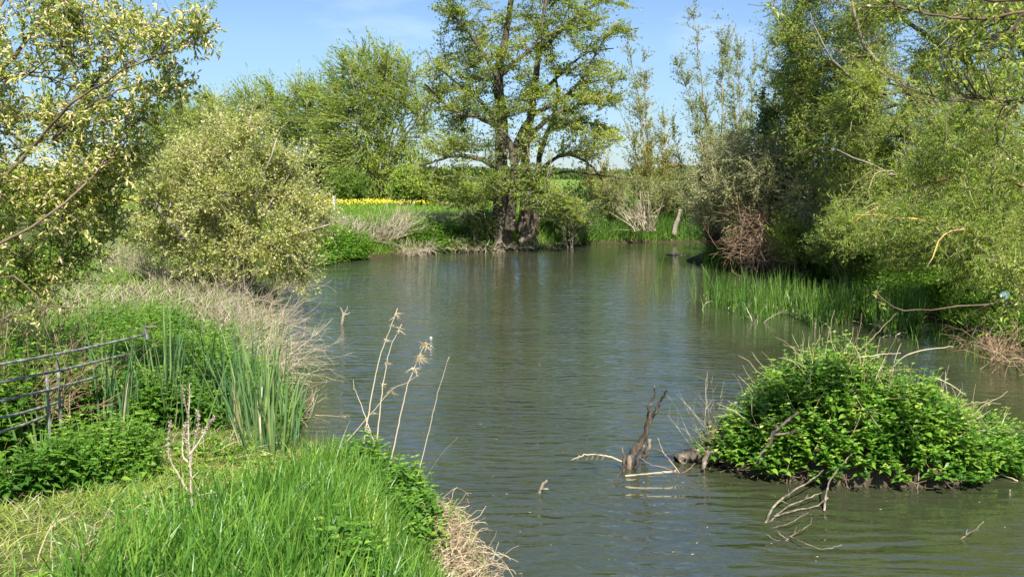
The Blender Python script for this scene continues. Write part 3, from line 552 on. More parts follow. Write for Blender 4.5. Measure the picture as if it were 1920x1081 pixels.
env = [EP(1540, 220, 26.5, 85, 90, 1.5, .9), EP(1620, 330, 25, 80, 70, 1.4, .6), EP(1560, 20, 26, 110, 110, 2.2, 1.1), EP(1720, 60, 25, 150, 150, 3, 1.8), EP(1860, 140, 24.5, 130, 190, 3, 1.8), EP(1640, 210, 24, 110, 90, 2, .9), EP(1760, 320, 23, 130, 90, 2.4, 1.2), EP(1880, 380, 22, 110, 90, 2.2, .9), EP(1700, -120, 26, 250, 90, 3, 1.0), EP(1500, 90, 27, 45, 110, 1.5, .6), EP(1890, -40, 25, 120, 110, 3, 1.2), EP(1620, -70, 27, 120, 70, 2, .7), EP(1660, 400, 21.5, 90, 50, 1.8, .5)]
bx, by = A(2050, 570, 24)[:2]
tree('large_willow', 'large olive-green willow with pale leaning limbs filling the upper right corner', 'tree', (bx, by), stems, env, (100, 1700, 19500, 9), (9, (.10, .03), 'flat'),
     'bark_grey', 'willow', 83, twig=(.35, .85), wig=.14, trop=-.03, shell=.25, twood='bark_olive', sides=8, twr=.0045, leafdir=.9, r1f=.014)
# low crack willow drooping over the right bank
stems = [wl([(2080, 600, 17), (1960, 480, 17), (1850, 425, 17), (1700, 410, 17), (1600, 400, 17)], .09, .014, 1),
         wl([(2080, 600, 17), (1940, 500, 16.5), (1850, 440, 16), (1780, 440, 15.5), (1735, 500, 15)], .05, .010, 2),
         wl([(2080, 600, 17), (1960, 380, 18), (1830, 330, 18.5), (1700, 360, 18.5), (1600, 420, 18.5)], .08, .012, 3),
         wl([(2080, 600, 17), (1900, 520, 18.5), (1760, 470, 19.5), (1600, 470, 20)], .06, .012, 4),
         wl([(2080, 600, 17), (1960, 300, 17.5), (1880, 200, 17.5), (1800, 180, 17.5)], .06, .012, 5)]
env = [EP(1790, 430, 17, 190, 60, 1.8, 1.1), EP(1720, 465, 18.5, 130, 38, 1.5, .7), EP(1860, 500, 15.5, 90, 50, 1.2, .45), EP(1840, 300, 17.5, 130, 90, 1.8, .7), EP(1620, 415, 19.5, 70, 35, 1.2, .25), EP(1880, 200, 17.5, 90, 90, 1.6, .3)]
bx, by = A(2080, 610, 17)[:2]
tree('crack_willow', 'bright fresh-leaved willow sprawling low over the right bank above the reeds', 'tree', (bx, by), stems, env, (44, 520, 5000, 9), (9, (.085, .021), 'leaf'),
     'bark_lichen', 'willow', 84, twig=(.25, .6), wig=.16, trop=-.05, shell=.15, twood='bark_olive', sides=6, twr=.0035, leafdir=.7, r1f=.012)
# overhanging near branches at the top right
def nb(pts, r0, r1, s): return (smoothline([A(x, y, Y) for x, y, Y in pts], None, .006, s), r0, r1)
stems = [nb([(2080, 40, 6.4), (1930, 22, 6.3), (1850, 35, 6.3), (1760, 30, 6.2), (1690, 12, 6.2), (1640, -12, 6.2)], .016, .006, 1),
         nb([(2080, -40, 6.2), (1920, 0, 6.0), (1800, -8, 6.0), (1700, -30, 6.0)], .022, .008, 2),
         nb([(2100, 190, 6.8), (1930, 190, 6.7), (1820, 185, 6.7), (1760, 190, 6.6), (1720, 180, 6.6), (1690, 165, 6.6), (1640, 60, 6.6)], .009, .003, 3),
         nb([(2100, 200, 7.2), (1980, 180, 7.1), (1910, 192, 7), (1800, 190, 7), (1730, 175, 7), (1640, 130, 7), (1560, 90, 7)], .010, .003, 4),
         nb([(2120, 560, 7.4), (1920, 566, 7.4), (1800, 574, 7.4), (1686, 580, 7.4), (1640, 545, 7.4)], .011, .004, 5),
         nb([(1690, 12, 6.2), (1600, 12, 6.1), (1540, 4, 6.1)], .005, .002, 6),
         nb([(1560, -30, 6.0), (1470, -5, 6.0), (1425, 12, 6.0), (1405, 8, 6.0)], .004, .002, 7)]
env = [EP(1860, 60, 6.5, 90, 70, .5, .5), EP(1790, 120, 6.7, 80, 50, .4, .3), EP(1880, 190, 6.9, 70, 70, .4, .4), EP(1720, 20, 6.2, 90, 20, .2, .12), EP(1640, 570, 7.4, 40, 30, .2, .05), EP(1850, 590, 7.4, 80, 35, .3, .14), EP(1900, 530, 7.3, 50, 60, .3, .1), EP(1900, 330, 7.1, 50, 60, .3, .12), EP(1430, 10, 6, 22, 10, .1, .02)]
stems.append((smoothline([(7.6, 5.0, -.3), (7.5, 5.1, 1.6), (7.0, 5.6, 2.8), (4.6, 6.4, 3.9)], 14), .07, .02))
tree('overhanging_sallow', 'near bare-twigged sallow whose dark thin branches hang in at the right edge', 'tree', (7.6, 5.0, 0), stems, env, (10, 80, 300, 9), (6, (.05, .024), 'leaf'), 'bark_twig', 'sallow_near', 85,
     twig=(.1, .26), wig=.14, trop=.03, sides=6, twr=.0022, shell=0, r1f=.008, catkins=(60, .035, .007))

# ------------------------------------------------------------------ nettles
def nettles(mb, B, H, rng, size=.085, pairs=6, tpl='nettle', lean=.12, up=None):
    """upright stems with opposite drooping leaves"""
    n = len(B); D = nrm((np.array([0, 0, 1.0]) if up is None else up) + rng.normal(0, lean, (n, 3))); H = np.broadcast_to(H, (n,))
    k = 5; P = grow(B, D, H, k, .04, .03, rng); tubes(mb, P, size * .035, size * .018, 3, cap=False, rnd=rng.uniform(.5, 1, n), mi=0); tn = rng.uniform(-.2, .25, n)
    for j in range(pairs):
        t = .34 + .66 * (j + rng.uniform(-.2, .2, n)) / max(pairs - 1, 1); t = np.clip(t, .1, .99) * (k - 1); i_ = np.clip(t.astype(int), 0, k - 2); f = (t - i_)[:, None]; idx = np.arange(n)
        p = P[idx, i_] * (1 - f) + P[idx, i_ + 1] * f; az = rng.uniform(0, .5, n) + j * 1.57
        sc = size * (1.05 - .55 * (j / max(pairs - 1, 1)) ** 2) * rng.uniform(.75, 1.15, n); rise = .55 * (j / max(pairs - 1, 1)) ** 3 - .12
        for s_ in (0, math.pi):
            d = np.stack([np.cos(az + s_), np.sin(az + s_), np.full(n, rise) + rng.normal(0, .15, n)], 1)
            leaves(mb, p + nrm(d) * (sc * .12)[:, None], d, np.tile([0, 0, 1.0], (n, 1)) + rng.normal(0, .18, (n, 3)), sc, sc * .72, tpl, np.clip(rng.uniform(.1, .75, n) + tn + .18 * (j == pairs - 1), 0, 1))
def scatter(n, x0, x1, y0, y1, rng, f=None):
    x = rng.uniform(x0, x1, n); y = rng.uniform(y0, y1, n)
    if f is not None:
        m = f(x, y); x = x[m]; y = y[m]
    return x, y
def at_ground(x, y, dz=0.0): return np.stack([x, y, hgt(x, y) + dz], 1)

# island
ic = np.array([3.73, 9.35]); irx, iry = 1.55, .85
def isl(x, y):
    u = (x - ic[0]) / irx; v = (y - ic[1]) / iry; rr = np.sqrt(u * u + v * v); pk = .34 + .56 * np.exp(-((x - 3.25) / .72) ** 2) + .10 * np.exp(-((x - 4.6) / .4) ** 2)
    return (pk + .07 * sn(x, y, 3.2, 6)) * np.clip(1 - rr ** 2.2, 0, None)
root = thing('nettle_island', 'low island in the river heaped over with bright green nettles', 'nettle island', (ic[0], ic[1], 0))
O = (ic[0], ic[1], 0)
mb = MB(); th = np.linspace(0, 2 * math.pi, 49)[:-1]; rad = np.linspace(0, 1.06, 14); rg, tg = np.meshgrid(rad, th, indexing='ij'); x = ic[0] + rg * np.cos(tg) * irx; y = ic[1] + rg * np.sin(tg) * iry
z = isl(x, y) + .03 * sn(x, y, 9, 4) - .12 * (rg > 1.0); mb_v = np.stack([x, y, z], -1).reshape(-1, 3); i, j = np.meshgrid(np.arange(13), np.arange(48), indexing='ij'); j2 = (j + 1) % 48
mb.add(mb_v, np.stack([(i * 48 + j).ravel(), ((i + 1) * 48 + j).ravel(), ((i + 1) * 48 + j2).ravel(), (i * 48 + j2).ravel()], 1)); mb.obj('soil_mound', M['soil'], root, True, O)
rng = RNG(101); x, y = scatter(3000, ic[0] - irx, ic[0] + irx, ic[1] - iry, ic[1] + iry, rng, lambda x, y: ((x - ic[0]) / irx) ** 2 + ((y - ic[1]) / iry) ** 2 < rng.uniform(.75, 1.03, len(x)))
B = np.stack([x, y, isl(x, y)], 1); outv = np.stack([(x - ic[0]) / irx, (y - ic[1]) / iry, 0 * x], 1)
up = nrm(np.array([0, 0, 1.0]) + outv * 1.5 * (np.linalg.norm(outv, axis=1, keepdims=True) ** 1.5)); mb = MB(); nettles(mb, B, rng.uniform(.2, .5, len(x)) * (.85 + .3 * isl(x, y) + .45 * sn(x, y, 5.0, 15)), rng, .086, 5, up=up, lean=.26)
mb.obj('nettle_cover', M['nettle_isle'], root, False, O)
mb = MB(); nn = 230; x, y = scatter(nn * 2, ic[0] - irx, ic[0] + irx, ic[1] - iry, ic[1] + iry, rng, lambda x, y: ((x - ic[0]) / irx) ** 2 + ((y - ic[1]) / iry) ** 2 < .85)
P = grow(np.stack([x, y, isl(x, y) + .22], 1), rdir(len(x), rng, .7), rng.uniform(.25, .6, len(x)), 6, .18, -.03, rng); tubes(mb, P, .0035, .0015, 4, seed=3)
tag(mb.obj('dry_stems', M['straw'], root, False, O), kind='stuff')
mb = MB(); th = rng.uniform(2.6, 5.4, 170); th[60:] = rng.uniform(2.7, 4.4, 110); b = np.stack([ic[0] + np.cos(th) * irx * rng.uniform(.82, 1.0, 170), ic[1] + np.sin(th) * iry * rng.uniform(.85, 1.0, 170), rng.uniform(.02, .12, 170)], 1)
P = grow(b, np.stack([np.cos(th) * .6 + rng.normal(0, .6, 170), np.sin(th) * .6, rng.uniform(-.4, .2, 170)], 1), rng.uniform(.12, .4, 170), 6, .25, -.08, rng); tubes(mb, P, .006, .002, 4, seed=9)
tag(mb.obj('exposed_roots', M['bark_twig'], root, False, O), kind='stuff')

# nettle stands on the banks
def stand(label, cx_, cy_, rx, ry, n, H, seed, size=.08, tpl='nettle', pairs=5, m='nettle', name='nettle_patch', group='nettle patches on the banks', zf=None):
    rng = RNG(seed); a = rng.uniform(0, 6.283, n); r_ = np.sqrt(rng.uniform(0, 1, n)) * (1 + .2 * np.sin(3 * a + seed)); x = cx_ + np.cos(a) * rx * r_; y = cy_ + np.sin(a) * ry * r_; s = sdist(x, y) > -.25; x, y = x[s], y[s]
    z = np.maximum(hgt(x, y), .0); rr = ((x - cx_) / rx) ** 2 + ((y - cy_) / ry) ** 2
    mb = MB(); nettles(mb, np.stack([x, y, z - .03], 1), rng.uniform(.6, 1.1, len(x)) * H * (1.1 - .45 * np.clip(rr, 0, 1)), rng, size, pairs, tpl, .16)
    o = mb.obj(name, M[m], None, False, (cx_, cy_, gz(cx_, cy_))); return tag(o, label, 'nettles', group)
def g2(px, py, z): return G(px, py, z)[:2]
stand('wide bed of dark green nettles behind the metal gate on the left bank', -3.9, 9.9, 1.25, 2.0, 1500, .55, 201, .085)
stand('dark weeds crowding behind the rails of the metal gate', -4.35, 7.3, .85, 1.9, 1500, .8, 213, .085)
stand('weeds growing up in front of the near rails of the metal gate', -2.95, 6.2, .26, 1.0, 380, .46, 215, .065)
stand('low weeds growing up through the far end of the metal gate', -3.25, 8.1, .5, .5, 260, .5, 214, .08)
stand('nettle bed under the near sallow further back on the left bank', -5.4, 12.2, 1.3, 2.2, 900, .6, 202, .09, 'flat')
stand('bright nettle clump at the tip of the right-hand promontory', *g2(1350, 485, .3), 1.0, .9, 420, .85, 203, .14, 'flat')
stand('round nettle clump at the water edge below the thicket, right of the vine tangle', *g2(1508, 492, .4), .85, .7, 420, .9, 204, .14, 'flat')
stand('long band of nettles along the far bank left of the alder', -3.9, 36.6, 3.3, 1.4, 1300, .7, 205, .17, 'flat', 4)
stand('low bright weeds edging the water on the far left curve of the bank', -6.4, 33.0, 1.4, 2.6, 800, .5, 206, .16, 'flat', 4)
stand('weeds hanging over the bank edge where the sallow bush meets the water', -6.9, 27.5, 1.0, 2.6, 500, .6, 207, .13, 'flat', 4)
stand('dark nettles and weeds under the drooping willow on the right bank', 10.2, 20.8, 1.5, 3.6, 1300, .6, 208, .13, 'flat', 4)
stand('green weeds at the water edge near the right edge of the picture', 9.8, 16.2, 1.2, 2.0, 700, .45, 209, .1, 'flat', 4)
stand('nettle tops crowding the river side of the near grass tuft', -.62, 6.75, .33, .75, 230, .34, 210, .075)
stand('nettles at the far end of the near grass tuft where the dry stalks rise', -1.05, 7.3, .42, .35, 170, .42, 211, .075)
stand('pale young nettles among the grass at the bottom of the picture', *g2(652, 1030, 1.25), .15, .14, 40, .40, 212, .075)

# ------------------------------------------------------------------ grasses (nobody could count them)
def grass_obj(name, m, x0, x1, y0, y1, n, seed, h, wdt, bend, filt=None, k=4, lean=.25, hmod=None, fade=True, dirv=None):
    rng = RNG(seed); x, y = scatter(n, x0, x1, y0, y1, rng); s = sdist(x, y); ok = s > .02
    ang = np.abs(x) < y * .62 + 1.2; ok &= ang
    if filt is not None: ok &= filt(x, y, rng)
    x, y = x[ok], y[ok]; cl = .5 + .5 * sn(x, y, 5.0, seed) ; n_ = len(x); D = nrm(np.array([0, 0, 1.0]) + rng.normal(0, lean, (n_, 3)) + (0 if dirv is None else np.array(dirv)))
    az = sn(x, y, 2.2, seed + 3) * 5; D = nrm(D + np.stack([np.cos(az), np.sin(az), 0 * az], 1) * .12)
    hh = h * rng.uniform(.5, 1.15, n_) * (.65 + .6 * cl)
    if hmod is not None: hh = hh * hmod(x, y)
    mb = MB(); blades(mb, at_ground(x, y, -.02), D, hh, wdt * rng.uniform(.6, 1.2, n_), bend * rng.uniform(.2, 1.6, n_), k, np.clip(rng.uniform(0, 1, n_) * .7 + .3 * cl, 0, 1), rng)
    return tag(mb.obj(name, M[m]), kind='stuff')
def tallzone(x, y): return ss(-2.0, -1.3, x + .3 * sn(x, y, 1.5, 8)) * ss(8.6, 7.8, y)
grass_obj('tall_grass', 'grass', -3.2, 1.2, 2.6, 8.8, 36000, 301, .31, .0115, .34, lambda x, y, r: r.uniform(0, 1, len(x)) < tallzone(x, y) * 1.1, k=5, lean=.17, hmod=lambda x, y: .75 + .4 * ss(.1, .9, sdist(x, y)))
grass_obj('short_grass', 'grass_lime', -5.5, 0.5, 2.6, 8.4, 120000, 302, .115, .0065, 1.0, lambda x, y, r: ~((x < -3.7) & (y > 5.8)) & (r.uniform(0, 1, len(x)) < 1.05 - .85 * tallzone(x, y)), lean=.5, hmod=lambda x, y: .6 + .6 * (.5 + .5 * sn(x, y, 1.4, 5)))
grass_obj('mixed_grass', 'grass', -6, 0.5, 2.6, 10, 15000, 303, .2, .007, .6, lambda x, y, r: (sn(x, y, 1.6, 44) > .05) & ~((x < -3.7) & (y > 5.8)), lean=.3)
grass_obj('thatch', 'straw_grey', -5.5, 0.8, 2.6, 9.5, 15000, 304, .13, .006, 1.3, lambda x, y, r: (sn(x, y, 1.9, 45) > .0), lean=.9)
grass_obj('bank_grass', 'grass_far', -14, -2.4, 9.5, 34, 60000, 305, .38, .018, .5, lambda x, y, r: (y > 22) | (x < -7.5) | (r.uniform(0, 1, len(x)) < .4), 3, .3)
grass_obj('far_bank_grass', 'grass_far', -14, 14, 33, 50, 60000, 306, .5, .035, .4, None, 3, .25)
grass_obj('meadow_grass', 'grass_far', -40, 40, 48, 100, 60000, 307, .34, .09, .4, None, 3, .35)
grass_obj('far_bank_sedge', 'reed', 1.5, 12.5, 37.5, 46, 22000, 308, .95, .03, .3, lambda x, y, r: sdist(x, y) < 2.2, 4, .15)
grass_obj('far_dry_grass', 'straw_grey', -9, -.5, 34, 42, 9000, 309, .85, .02, .4, lambda x, y, r: (sdist(x, y) > .8) & (sdist(x, y) < 4.5) & (sn(x, y, .9, 3) > -.35), 4, .3)
grass_obj('right_bank_grass', 'grass_far', 7, 20, 13, 36, 52000, 310, .5, .022, .6, None, 3, .35, dirv=(-.25, 0, 0))
grass_obj('left_dry_grass', 'straw_grey', -9, -3.0, 11.5, 24, 9500, 311, .5, .012, .6, lambda x, y, r: sn(x, y, 1.1, 31) > -.2, 4, .5)
# buttercups
rng = RNG(320); x, y = scatter(17000, -34, -5, 60, 84, rng, lambda x, y: (sn(x, y * .35, .5, 12) > -.45 + .5 * rng.uniform(-1, 1, len(x))) & (y > 62 + 3 * sn(x, y, .2, 9)))
mb = MB(); P = np.stack([x, y, hgt(x, y) + rng.uniform(.25, .42, len(x))], 1); leaves(mb, P, rdir(len(x), rng), rdir(len(x), rng), .09, .09, 'quad', rng=rng); tag(mb.obj('buttercups', M['buttercup']), kind='stuff')

grass_obj('dead_blades', 'straw', -4.2, .2, 2.8, 8.2, 1100, 312, .24, .006, .8, None, 5, .5)
# broad-leaved weeds among the short grass, and litter drifting on the river
rng = RNG(330); x, y = scatter(2600, -4.2, -1.2, 3.6, 8.0, rng, lambda x, y: (sn(x, y, 2.4, 61) > .15)); P = at_ground(x, y, .02); n = len(x); mb = MB()
for k_ in range(4):
    d = nrm(np.stack([rng.normal(0, 1, n), rng.normal(0, 1, n), rng.uniform(.1, .7, n)], 1)); leaves(mb, P + rng.normal(0, .01, P.shape), d, np.tile([0, 0, 1.0], (n, 1)) + rng.normal(0, .2, (n, 3)), rng.uniform(.03, .065, n), rng.uniform(.018, .034, n), 'leaf', rng=rng)
tag(mb.obj('lawn_weeds', M['nettle_isle']), kind='stuff')
rng = RNG(331); q_ = [(a, b) for a, b in zip(rng.uniform(560, 1900, 110), 500 + 560 * rng.uniform(0, 1, 110))]; P = np.array([G(a, b, .006) for a, b in q_]); P = P[sdist(P[:, 0], P[:, 1]) < -.1]; n = len(P); mb = MB()
leaves(mb, P, nrm(rng.normal(0, 1, (n, 3)) * [1, 1, .02]), np.tile([0, 0, 1.0], (n, 1)), rng.uniform(.012, .035, n), rng.uniform(.006, .014, n), 'flat', rng=rng); tag(mb.obj('floating_litter', M['straw']), kind='stuff')

# emergent reeds
def reedbed(name, n, seed, fn, h, wd, m='reed', bend=.12, lean=.07):
    rng = RNG(seed); x, y = fn(rng, n); n_ = len(x); mb = MB(); B = np.stack([x, y, np.full(n_, -.05)], 1)
    cl = .5 + .5 * sn(x, y, 3.0, seed); blades(mb, B, nrm(np.array([0, 0, 1.0]) + rng.normal(0, lean, (n_, 3)) * [1, 1, .2]), h * rng.uniform(.45, 1.1, n_) * (.7 + .45 * cl), wd * rng.uniform(.6, 1.2, n_), bend * rng.uniform(0, 2.2, n_), 5, np.clip(rng.uniform(0, .8, n_) + .25 * cl, 0, 1), rng)
    return mb, n_
def f_main(rng, n):
    px = 1310 + 420 * rng.uniform(0, 1, n) ** .7; lo = 545 + (px - 1300) * .12; hi = 585 + (px - 1300) * .10 + 10 * np.sin(px * .05)
    py = lo + (hi - lo) * rng.uniform(0, 1, n); g = np.array([G(a, b) for a, b in zip(px, py)]); return g[:, 0], g[:, 1]
mb, _ = reedbed('reed_bed', 2500, 401, f_main, .95, .022, bend=.15, lean=.09); tag(mb.obj('reed_bed', M['reed']), kind='stuff')
mb, _ = reedbed('x', 420, 404, f_main, .6, .016, bend=.7, lean=.3); tag(mb.obj('dead_reeds', M['straw_grey']), kind='stuff')
def f_out(rng, n):
    px = 1150 + 210 * rng.uniform(0, 1, n) ** .6; py = 530 + 35 * rng.uniform(-1, 1, n) + (px - 1150) * .07; g = np.array([G(a, b) for a, b in zip(px, py)]); return g[:, 0], g[:, 1]
mb, _ = reedbed('x', 150, 402, f_out, .75, .012); tag(mb.obj('scattered_rushes', M['reed']), kind='stuff')
def f_r(rng, n):
    px = rng.uniform(1690, 1915, n); py = 630 + (px - 1690) * .2 + 22 * rng.uniform(-1, 1, n); g = np.array([G(a, b) for a, b in zip(px, py)]); return g[:, 0], g[:, 1]
mb, _ = reedbed('x', 170, 403, f_r, .5, .016, bend=.3); tag(mb.obj('edge_rushes', M['reed']), kind='stuff')

# bulrush clumps on the near bank
BUL = [(500, 855, .5, .34, 1.05, 46, 'largest bulrush clump, standing at the water edge just behind the near grass tuft'),
       (455, 800, .6, .26, .95, 34, 'bulrush clump just left of the largest one, with pale tips'),
       (430, 735, .75, .25, .8, 24, 'bulrush clump at the left foot of the dry white twigs'),
       (372, 725, .85, .22, .75, 20, 'bulrush clump between the gate end and the dry twigs'),
       (305, 770, .9, .28, .9, 30, 'bulrush clump with brown dead stems in front of the nettle bed'),
       (213, 790, .95, .16, .85, 18, 'fan-shaped bulrush shoot rising through the middle of the gate'),
       (240, 780, .95, .18, .82, 16, 'bulrush shoot just right of the fan-shaped one'),
       (85, 830, 1.0, .16, .50, 15, 'short pale-based bulrush tuft below the left half of the gate'),
       (186, 848, 1.0, .14, .42, 13, 'short yellow-green bulrush tuft in the lit grass below the gate'),
       (150, 770, .95, .16, .6, 10, 'thin dark bulrush shoot behind the gate rails'),
       (335, 700, .85, .25, .7, 16, 'thin bulrush clump at the right end of the gate'),
       (545, 790, .2, .22, .95, 16, 'dark leaning bulrush leaves over the water beside the near twigs')]
for q_, (px, py, z_, rw, H, n, lab) in enumerate(BUL):
    n = int(n * 1.3)
    c = G(px, py, z_); z0 = max(gz(c[0], c[1]), 0); rng = RNG(420 + q_); mb = MB(); B = np.stack([c[0] + rng.normal(0, rw * .4, n), c[1] + rng.normal(0, rw * .4, n), np.full(n, z0 - .04)], 1)
    D = nrm(np.array([0, 0, 1.0]) + (B - c) * [1, 1, 0] * .75 + rng.normal(0, .09, (n, 3)))
    root = thing('bulrush_clump', lab, 'bulrushes', (c[0], c[1], z0), 'bulrush clumps on the near bank'); O = (c[0], c[1], z0)
    blades(mb, B, D, 1.32 * H * rng.uniform(.5, 1.05, n), rng.uniform(.014, .024, n), rng.uniform(.02, .3, n), 6, None, rng); mb.obj('leaves', M['typha'], root, False, O)
    if q_ in (0, 1, 4, 5, 10):
        mb = MB(); k_ = 7; blades(mb, B[:k_] + rng.normal(0, .05, (k_, 3)) * [1, 1, 0], D[:k_], H * rng.uniform(.35, .75, k_), .02, .1, 5, None, rng); mb.obj('dead_stems', M['straw'], root, False, O)

# ------------------------------------------------------------------ dead stems, twigs and driftwood
def dead_scrub(label, pts, seed, n, ln, dirv, m='twig_pale', r=.004, wig=.16, trop=-.02, name='dead_scrub', cat='dead scrub', group='dead scrub on the banks', sub=3, z=0, spread=.6, org=None):
    """tangle of dead stems rising from points"""
    rng = RNG(seed); pts = np.asarray(pts, float); i_ = rng.integers(0, len(pts) - 1, n) if len(pts) > 1 else np.zeros(n, int); f = rng.uniform(0, 1, (n, 1)); B = pts[i_] * (1 - f) + pts[np.minimum(i_ + 1, len(pts) - 1)] * f + rng.normal(0, .25 * spread, (n, 3)) * [1, 1, .2]
    D = nrm(np.asarray(dirv, float) + rng.normal(0, spread, (n, 3))); Ls = rng.uniform(.5, 1.1, n) * ln; P = grow(B, D, Ls, 8, wig, trop, rng); mb = MB(); tubes(mb, P, r, r * .35, 4, seed=seed)
    s, t, _, _ = sample(P, n * sub, .25, 1, rng); P2 = grow(s, t + rng.normal(0, .5, (n * sub, 3)), rng.uniform(.1, .32, n * sub) * ln, 5, wig, trop, rng); tubes(mb, P2, r * .45, r * .2, 3, seed=seed + 1, cap=False)
    o = mb.obj(name, M[m], None, False, pts[0]); return tag(o, label, cat, group)
dead_scrub('pale dead willowherb stems leaning out over the water beside the largest bulrushes', [G(465, 590, .35), G(488, 660, .2), G(510, 720, .1)], 501, 190, 1.25, (.85, -.1, .3), r=.0045, trop=-.04, wig=.12)
dead_scrub('thick bleached bramble tangle spilling down below the sallow bush', [G(330, 520, .7), G(400, 580, .6), G(440, 640, .45), G(480, 600, .3)], 502, 430, .9, (.35, -.1, .55), r=.004, wig=.25, spread=.8)
dead_scrub('greyish dead stems standing in the gap left of the sallow bush', [G(190, 500, .9), G(250, 510, .9), G(310, 540, .8)], 503, 300, .9, (.1, 0, 1), r=.004, spread=.35)
dead_scrub('dry stems under the right side of the sallow bush at the waterline', [G(440, 560, .4), G(500, 560, .2), G(560, 540, .1)], 504, 260, .9, (.3, -.2, .6), r=.004, spread=.6, wig=.22)
dead_scrub('brown matted vine tangle draped on the right promontory', [A(1395, 455, 28.4), A(1430, 410, 28.0), A(1455, 450, 27.8), A(1425, 480, 28.2)], 505, 420, 1.6, (-.1, -.4, -.15), 'twig_brown', .010, .35, -.03, spread=.9)
dead_scrub('dark leafless bush beside the tip of the promontory', [A(1335, 468, 31.6), A(1350, 470, 31)], 506, 260, 1.6, (-.15, 0, 1), 'bark_twig', .007, .12, -.01, spread=.4, name='leafless_bush', cat='bush')
dead_scrub('tan flattened reeds at the foot of the bank left of the alder', [G(765, 474, .1), G(790, 470, .15), G(815, 468, .1)], 507, 160, .7, (.0, -.5, .3), 'twig_pale', .009, .12, -.1, spread=.7)
dead_scrub('pale collapsed reed stems on the slope right of the sallow bush', [G(690, 455, .5), G(730, 450, .6), G(760, 440, .7)], 508, 120, 1.6, (.35, 0, .8), 'twig_pale', .009, .06, -.05, spread=.4)
dead_scrub('dry sticks and roots fanned along the waterline beneath the alder', [G(850, 468, .1), G(920, 466, .1), G(1060, 464, .1)], 509, 160, .8, (0, -.3, .3), 'twig_pale', .009, .2, -.05, spread=.7)
dead_scrub('grey fallen branch bundle propped against the orange-barked saplings', [G(1190, 432, .6), G(1225, 432, .6)], 510, 40, 1.8, (-.3, 0, 1), 'twig_pale', .02, .06, -.05, spread=.45, sub=2)
dead_scrub('brown dead stems tangled beneath the near sallow behind the gate', [G(-40, 700, 1), G(20, 690, 1), G(110, 660, 1)], 511, 240, .9, (.1, 0, .8), 'twig_brown', .004, .16, -.03, spread=.5)
dead_scrub('dry brown stems caught over the rails of the metal gate', [G(-20, 800, 1.05), G(60, 790, 1.05), G(150, 760, 1.0)], 515, 170, .75, (.25, 0, .8), 'twig_brown', .0035, .16, -.03, spread=.45)
dead_scrub('dry twigs lying at the water line under the drooping willow', [G(1800, 640, .1), G(1880, 660, .1), G(1920, 680, .2)], 512, 150, .7, (-.3, -.2, .4), 'twig_brown', .006, .2, -.05, spread=.7)
dead_scrub('small spray of pale dead twigs in the water by the near twigs', [G(545, 775, .08), G(600, 790, .03)], 513, 16, .55, (.8, 0, .3), 'twig_pale', .004, .12, -.03, spread=.45)
dead_scrub('thin pale weed stalks standing beside the log at the left of the island', [G(1325, 850, .1), G(1345, 840, .1)], 514, 26, .75, (-.35, 0, .9), 'twig_pale', .003, .08, -.01, spread=.3)

def limb(name, label, cat, pts, r0, r1, m='driftwood', extra=(), group=None, sides=9, rough=.12, k=None, jit=.004, wz=False):
    """a traced branch in world space with side pieces as one mesh"""
    P = smoothline(PX(pts, wz), k, jit, len(label)); mb = MB(); tubes(mb, P[None], r0, r1, sides, rough=rough, seed=len(label))
    for (pp, a_, b_) in extra: tubes(mb, smoothline(PX(pp, wz), None, jit, len(pp))[None], a_, b_, max(4, sides - 3), rough=rough, seed=3)
    o = mb.obj(name, M[m], None, True, P[0]); return tag(o, label, cat, group)
sY_ = 9.1
limb('dead_stump', 'weathered dead stump with two upright prongs standing in the water', 'stump', [(1178, 890, sY_), (1182, 862, sY_), (1205, 820, sY_ + .05), (1222, 778, sY_ + .05)], .046, .026, 'snag_wood',
     extra=[([(1215, 790, sY_ + .05), (1232, 765, sY_), (1238, 750, sY_), (1253, 728, sY_)], .022, .009), ([(1216, 792, sY_ + .05), (1216, 765, sY_), (1226, 740, sY_), (1229, 722, sY_)], .018, .007),
            ([(1205, 860, sY_ + .2), (1212, 845, sY_ + .2), (1220, 824, sY_ + .25)], .026, .02), ([(1172, 888, sY_ - .1), (1170, 868, sY_ - .1), (1168, 840, sY_ - .05)], .025, .008), ([(1190, 885, sY_ - .05), (1196, 860, sY_ - .05), (1210, 835, sY_)], .022, .01)], rough=.38, jit=.012)
limb('bent_branch', 'thin pale branch with hanging shreds arching left from the stump', 'branch', [(1168, 866, 9.05), (1145, 856, 9.0), (1115, 852, 8.95), (1090, 854, 8.9), (1070, 863, 8.9)], .009, .004, 'straw',
     extra=[([(x_, 853, 8.95), (x_ - 2, 858, 8.95), (x_ - 4, 863, 8.95)], .008, .001) for x_ in (1086, 1094, 1103, 1112, 1122, 1132)])
limb('dark_stick', 'thin dark stick slanting down into the water in front of the stump', 'stick', [(1172, 870, 8.9), (1160, 892, 8.7), (1150, 912, 8.6), (1146, 936, 8.5)], .012, .006, 'wet_wood')
limb('floating_pole', 'straight tan stick lying flat on the water between stump and log', 'stick', [(1172, 893, 8.85), (1200, 890, 8.9), (1240, 886, 8.95), (1268, 884, 9.0)], .016, .009, 'twig_pale')
limb('forked_twig', 'fine forked twig with a few green leaves right of the stump', 'twig', [(1275, 888, 8.95), (1262, 870, 8.95), (1244, 848, 8.95), (1234, 820, 8.95)], .006, .003, 'twig_brown',
     extra=[([(1270, 886, 8.9), (1245, 876, 8.9), (1215, 868, 8.9), (1200, 855, 8.9)], .005, .002), ([(1275, 888, 8.95), (1290, 880, 8.95), (1304, 868, 8.95)], .005, .002), ([(1255, 860, 8.95), (1240, 845, 8.9), (1222, 840, 8.9)], .004, .002)])
